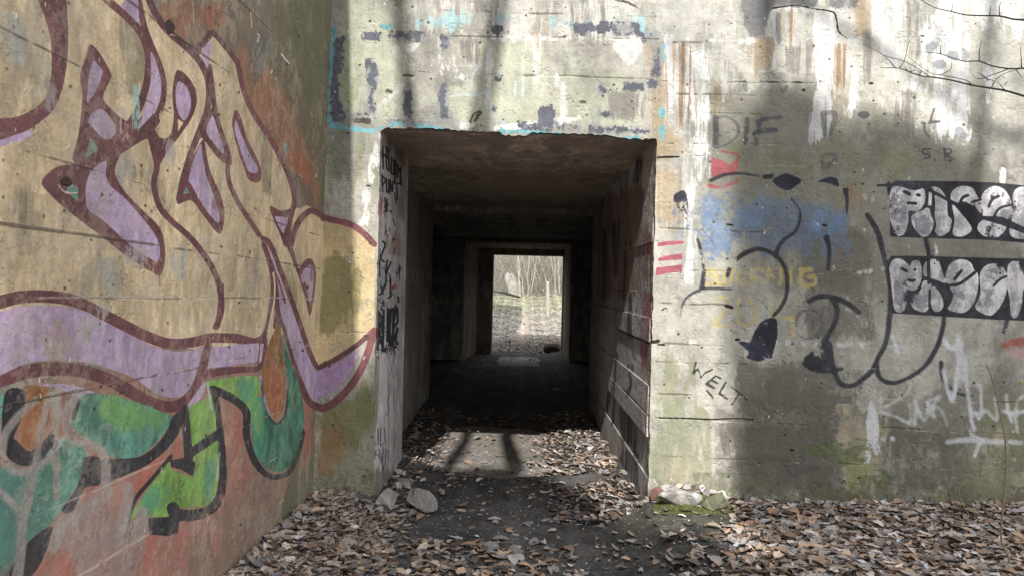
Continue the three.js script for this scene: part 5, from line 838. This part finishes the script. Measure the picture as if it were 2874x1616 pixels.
function ivyTree(x, z, h, r, blobs, sd, label) { // evergreen crown of many leaves around a trunk
  const t = thing('ivy_clad_tree', label, 'tree', 'ivy-clad trees facing the bunker'); seed(sd);
  const base = V(x, groundH(x, z) - 0.1, z); mesh('trunk', limb(bend(base, base.clone().add(V(0, h, 0)), 0.1, 8), r, r * 0.4, 9), barkGrey, t);
  const P = [], C = [], v = new THREE.Vector3(), a = new THREE.Vector3(), b = new THREE.Vector3();
  for (const [cx, cy, cz, rx, ry, rz, n] of blobs) for (let i = 0; i < n; i++) {
    do v.set(rr(-1, 1), rr(-1, 1), rr(-1, 1)); while (v.lengthSq() > 1 || (v.lengthSq() > 0.7 && nz(v.x * 40 + cx * 90 + 900, v.y * 40 + v.z * 30 + 500) > 0.6));
    v.set(cx + v.x * rx, cy + v.y * ry, cz + v.z * rz); a.set(rr(-1, 1), rr(-1, 1), rr(-1, 1)).normalize(); b.set(rr(-1, 1), rr(-1, 1), rr(-1, 1)).cross(a).normalize(); const s = rr(0.08, 0.17), k = rr(0.6, 1.3);
    const q = [v.clone().addScaledVector(a, -s), v.clone().addScaledVector(b, s * 0.7), v.clone().addScaledVector(a, s), v.clone().addScaledVector(b, -s * 0.7)];
    for (const j of [0, 1, 2, 0, 2, 3]) { P.push(q[j].x, q[j].y, q[j].z); C.push(0.045 * k, 0.075 * k, 0.028 * k); }
  }
  const g = new THREE.BufferGeometry(); g.setAttribute('position', new THREE.Float32BufferAttribute(P, 3)); g.setAttribute('color', new THREE.Float32BufferAttribute(C, 3)); g.computeVertexNormals();
  mesh('crown', g, new THREE.MeshStandardMaterial({ vertexColors: true, roughness: 0.7, side: THREE.DoubleSide }), t);
}
const IV = (wx, wy, z) => [wx - AZ * z, wy + EL * z]; // crown point whose shadow falls at wall (wx, wy)
{
  const z = 15, blob = (wx, wy, rx, ry, n) => { const [x, y] = IV(wx, wy, z); return [x, y, z + rr(-0.3, 0.3), rx, ry, 0.9, n]; };
  ivyTree(IV(-0.35, 0, z)[0], z, 12.3, 0.2, [blob(-0.45, 0.05, 0.8, 0.95, 4200), blob(0.1, -0.2, 0.5, 0.85, 2400), blob(-0.7, -1.1, 0.9, 1.0, 3200), blob(0.3, -1.1, 0.9, 0.95, 3600), blob(1.0, -1.5, 0.5, 0.9, 2200), blob(-1.6, 0.1, 0.7, 1.1, 2600)], 201, 'ivy-clad tree with a low dark crown facing the tunnel mouth');
  ivyTree(IV(2.7, 0, z)[0], z, 14, 0.25, [blob(1.85, 2.2, 0.45, 0.65, 2300), blob(2.35, 2.25, 0.5, 0.6, 2400), blob(2.6, 1.75, 0.7, 0.75, 3400), blob(3.3, 1.4, 0.8, 0.65, 3600), blob(4.0, 1.2, 0.9, 0.8, 4000), blob(1.8, 1.3, 0.42, 0.8, 2400), blob(1.95, 0.5, 0.5, 0.75, 2600), blob(2.6, 0.6, 0.9, 0.9, 4200), blob(3.6, 0.2, 1.0, 1.0, 4400), blob(2.1, -0.4, 0.75, 0.8, 3400), blob(3.0, -0.8, 1.1, 0.9, 4000), blob(1.7, -1.4, 0.7, 0.8, 2600), blob(2.6, -1.6, 1.0, 0.8, 3000)], 202, 'ivy-clad tree with a tall dark crown facing the front wall');
}
// ---------------------------------------------------------------- bare twigs in front of the wall
{
  const t = thing('bare_sapling', 'bare dark sapling reaching thin branches across the upper front wall', 'sapling'), d = 4.25; seed(41);
  const trunkX = 3.75, tz = EYE.z - d; mesh('trunk', limb(bend(V(trunkX, groundH(trunkX, tz) - 0.05, tz), V(trunkX + 0.15, 5.2, tz + 0.1), 0.04, 8), 0.035, 0.012, 7), barkTwig, t);
  const join = (p) => { const e = p[p.length - 1]; const y = e.y - 0.35; return [...p, V((e.x + trunkX) / 2, (e.y + y) / 2 + 0.03, e.z), V(trunkX + 0.03, y, tz)]; };
  for (const [s, r] of [['1310,-30 1500,80 1700,130 1850,165 2010,175 2240,180 2400,215 2510,222', 0.006], ['1330,585 1570,605 1700,650 1850,690 2010,690 2150,740 2350,775 2510,770', 0.005], ['890,766 1060,765 1130,775 1270,830 1400,865 1480,870 1700,905 1930,960 2150,995 2300,1020 2510,1080', 0.0062]]) mesh('branch', limb(join(traced(cQ, s, d)), 0.0015, r, 5), barkTwig, t);
  const tw = []; for (const s of ['1440,860 1360,800 1160,690 950,630 840,570 690,490', '1930,960 1870,910 1600,850 1480,830 1350,750 1190,620', '1110,770 1165,680 1200,530 1230,450', '1060,765 1000,690 900,600', '2150,990 2200,900 2300,830 2430,790', '2300,1020 2220,920', '1575,605 1575,520', '2010,690 2015,560 2040,460', '2490,770 2485,640 2480,530', '2430,790 2500,880', '2240,180 2240,80 2260,20', '1700,130 1712,40', '2130,180 2140,60', '2350,775 2200,830 2000,890 1920,830', '2170,910 2080,880 2020,840', '1230,810 1300,790 1340,820', '1200,800 1170,760', '2110,910 2060,850 1990,820', '1360,800 1330,840 1250,820', '1560,850 1610,830 1690,780 1700,700', '2300,950 2340,920']) tw.push(limb(traced(cQ, s, d, d - 0.1), 0.0028, 0.0011, 4));
  tw.forEach((g) => mesh('twig', g, barkTwig, t));
}
function stemPlant(name, label, stems, twigs, buds, mat, depthOf) {
  const t = thing(name, label, 'sapling', 'thin bare saplings in the leaf litter');
  for (const [T, s, r] of stems) { const p0 = pts_(T, s)[0], b = onGround(p0[0], p0[1]), d = EYE.z - b.z, p = traced(T, s, d, d + 0.02); p.unshift(b.clone().add(V(0, -0.03, 0))); mesh('stem', limb(p, r, r * 0.4, 5), mat, t); depthOf = d; }
  for (const [T, s, r] of twigs) mesh('twig', limb(traced(T, s, depthOf), r, r * 0.5, 4), mat, t);
  for (const [x, y] of buds) { const g = new THREE.SphereGeometry(0.0075, 8, 6).scale(1, 1.5, 1), q = atDepth(cH.x + x / cH.k, cH.y + y / cH.k, depthOf); mesh('bud', g, budMat, t).position.copy(q); }
}
stemPlant('budding_sapling', 'tall thin tan sapling with yellow-green buds before the white lettering', [[cH, '992,1440 985,1330 940,1230 950,1000 970,760 960,560 930,400 905,280 870,160 840,90', 0.0065]], [[cH, '915,285 960,255 1000,240 1030,230 1062,212', 0.004], [cH, '965,590 985,575 1000,545 1010,530', 0.003], [cH, '965,585 1000,620 1012,680 1030,760 1079,850', 0.0035], [cH, '870,240 830,220 790,215', 0.002]], [[1065, 208], [1011, 530], [1020, 708]], stemTan);
stemPlant('bent_sapling', 'short bent tan sapling in the litter before the wall', [[cH, '770,1110 720,1040 680,970 670,890 690,860 722,838', 0.0045]], [], [], stemTan);
stemPlant('arching_twig', 'long thin twig arching low across the foot of the wall', [[cH, '1100,1000 1079,942 1000,915 900,870 780,850 600,770 440,690 320,610 240,550', 0.004]], [[cH, '780,850 850,770 910,650', 0.002], [cH, '430,690 560,680 640,660 670,665', 0.0018], [cH, '830,830 800,790 900,720 1010,700', 0.002], [cH, '380,670 340,610 280,580', 0.0015]], [], stemTan);
stemPlant('small_shrub', 'tiny twiggy shrub at the foot of the wall', [[cH, '510,990 510,900 500,850 490,790', 0.003]], [[cH, '510,940 460,860 430,780', 0.0016], [cH, '510,920 560,850 580,780', 0.0016], [cH, '505,880 530,800 535,750', 0.0014], [cH, '510,960 450,900 390,870', 0.0014], [cH, '510,930 600,880 640,860', 0.0014]], [], stemTan);
stemPlant('reddish_sapling', 'single reddish stem standing by the white drip on the wall', [[cF, '1150,950 1155,850 1162,720', 0.0035]], [], [], barkTwig);

// ---------------------------------------------------------------- beyond the far doorway
const FAR = 'pale trunks beyond the far doorway';
const hitFar = (px, py) => { const r = rayOf(px, py); let t = 15; for (let i = 0; i < 3000; i++) { const p = EYE.clone().addScaledVector(r, t); if (p.z < -14.5 && p.y <= groundH(p.x, p.z)) return p; t += 0.03; } return EYE.clone().addScaledVector(r, 44); };
const farTrunk = (name, label, x0, y0, x1, y1, w, sd, top = 4.5) => { // foot and a higher point, in pixels of the far view
  seed(sd); const f = hitFar(cT.x + x0 / cT.k, cT.y + y0 / cT.k), d = EYE.z - f.z, u = atDepth(cT.x + x1 / cT.k, cT.y + y1 / cT.k, d), dir = u.clone().sub(f), L = dir.length(); dir.normalize();
  const t = thing(name, label, 'tree', FAR), r = w / cT.k / F * d / 2, end = f.clone().addScaledVector(dir, L * top / 2); mesh('trunk', limb(bend(f.clone().add(V(0, -0.2, 0)), end, 0.05, 8), r * 1.1, r * 0.6, 8), barkPale, t);
  const out = []; for (let i = 0; i < 5; i++) { const b = f.clone().lerp(end, rr(0.12, 0.95)); branchy(b, V(rr(-1, 1), rr(0.5, 1.3), rr(-0.4, 0.4)).normalize(), rr(0.8, 1.6), r * 0.3, 1, out); } mesh('branches', mergeGeometries(out), barkPale, t);
};
const fl = 'slender pale trunk in the bright wood beyond the far doorway';
farTrunk('pale_tree', 'thickest upright pale trunk beyond the far doorway', 480, 630, 455, 80, 34, 301);
farTrunk('pale_tree', fl, 545, 640, 490, 320, 16, 302, 3.2); farTrunk('pale_tree', fl, 588, 630, 595, 80, 13, 303); farTrunk('pale_tree', fl, 605, 620, 722, 90, 15, 304); farTrunk('pale_tree', fl, 645, 615, 512, 150, 11, 305); farTrunk('pale_tree', fl, 895, 590, 742, 90, 18, 306); farTrunk('pale_tree', fl, 830, 600, 640, 100, 12, 307); farTrunk('pale_tree', fl, 985, 610, 905, 95, 15, 308); farTrunk('pale_tree', fl, 965, 612, 945, 95, 14, 309); farTrunk('pale_tree', fl, 1018, 612, 1010, 95, 24, 310); farTrunk('pale_tree', fl, 925, 590, 990, 300, 9, 311, 4); farTrunk('pale_tree', fl, 330, 560, 160, 90, 9, 312); farTrunk('pale_tree', fl, 560, 620, 660, 280, 8, 313, 4);
{ // snapped stump
  const f = hitFar(cT.x + 855 / cT.k, cT.y + 900 / cT.k), d = EYE.z - f.z, h = 430 / cT.k / F * d, r = 25 / cT.k / F * d; seed(320);
  const t = thing('tree_stump', 'straight pale snapped trunk standing alone on the sunlit bank', 'stump'), g = limb([V(0, -0.15, 0), V(0, h * 0.4, 0), V(-0.02, h * 0.8, 0), V(-0.03, h * 1.02, 0)].map((p) => p.add(f)), r * 1.15, r * 0.95, 10); mesh('trunk', g, barkPale, t);
  const cap = new THREE.CylinderGeometry(r * 0.55, r * 0.93, 0.09, 10).translate(f.x - 0.03, f.y + h * 1.02 + 0.04, f.z); mesh('broken_top', cap, barkPale, t);
}
{ // fallen limb and pale boulder at the left of the bank
  const t = tag(mesh('fallen_branch', limb(smooth3([hitFar(cT.x + 120 / cT.k, cT.y + 650 / cT.k).add(V(-0.3, 0.55, 0)), atDepth(cT.x + 160 / cT.k, cT.y + 560 / cT.k, 34), atDepth(cT.x + 300 / cT.k, cT.y + 595 / cT.k, 33.5), atDepth(cT.x + 470 / cT.k, cT.y + 645 / cT.k, 33)]), 0.09, 0.045, 7), barkGrey), 'dark fallen branch lying across the bank beyond the far doorway', 'branch');
  seed(330); const f = hitFar(cT.x + 350 / cT.k, cT.y + 640 / cT.k); const g = mergeVertices(new THREE.IcosahedronGeometry(1, 4).deleteAttribute('uv').deleteAttribute('normal')), p = g.attributes.position; for (let i = 0; i < p.count; i++) { const v = V(p.getX(i), p.getY(i), p.getZ(i)), k = 1 + 0.9 * (nz(v.x * 60 + 600, v.y * 60 + v.z * 45 + 600) - 0.5); p.setXYZ(i, f.x + 0.15 + v.x * k * 0.42 - v.y * 0.12, f.y + 0.5 + v.y * k * 0.95, f.z - 1.2 + v.z * k * 0.6); } g.computeVertexNormals();
  tag(mesh('pale_boulder', g, new THREE.MeshStandardMaterial({ color: lin(0.34, 0.32, 0.29), roughness: 0.95 })), 'tall pale boulder among the trees beyond the far doorway', 'boulder');
}
{ // thicket
  seed(340); const out = [];
  for (let i = 0; i < 1500; i++) { const z = -14.2 - rr(19, 50), w = 3 + (-z - 30) * 0.12, x = rr(-w, w), b = V(x, groundH(x, z) - 0.1, z), h = rr(1.2, 5.5), lean = V(rr(-1, 1), 0, rr(-0.6, 0.6)).multiplyScalar(h * 0.35); out.push(limb(bend(b, b.clone().add(V(0, h, 0)).add(lean), h * 0.05, 4), rr(0.008, 0.03), 0.004, 3)); }
  for (let i = 0; i < 3800; i++) { const z = -14.2 - rr(18, 48), w = 3 + (-z - 30) * 0.12, x = rr(-w, w), b = V(x, groundH(x, z) + rr(0.0, 3.8), z); const a = rr(0, 6.28), l = rr(0.4, 1.5); out.push(limb(bend(b, b.clone().add(V(Math.cos(a) * l, rr(-0.4, 1) * l, Math.sin(a) * l)), l * 0.12, 3), rr(0.004, 0.011), 0.002, 3)); }
  const o = mesh('thicket', mergeGeometries(out), new THREE.MeshStandardMaterial({ color: lin(0.22, 0.20, 0.165), roughness: 1 })); o.userData = { kind: 'stuff', label: 'dense bare thicket filling the wood beyond the far doorway', category: 'thicket' };
}
renderer.render(scene, camera);
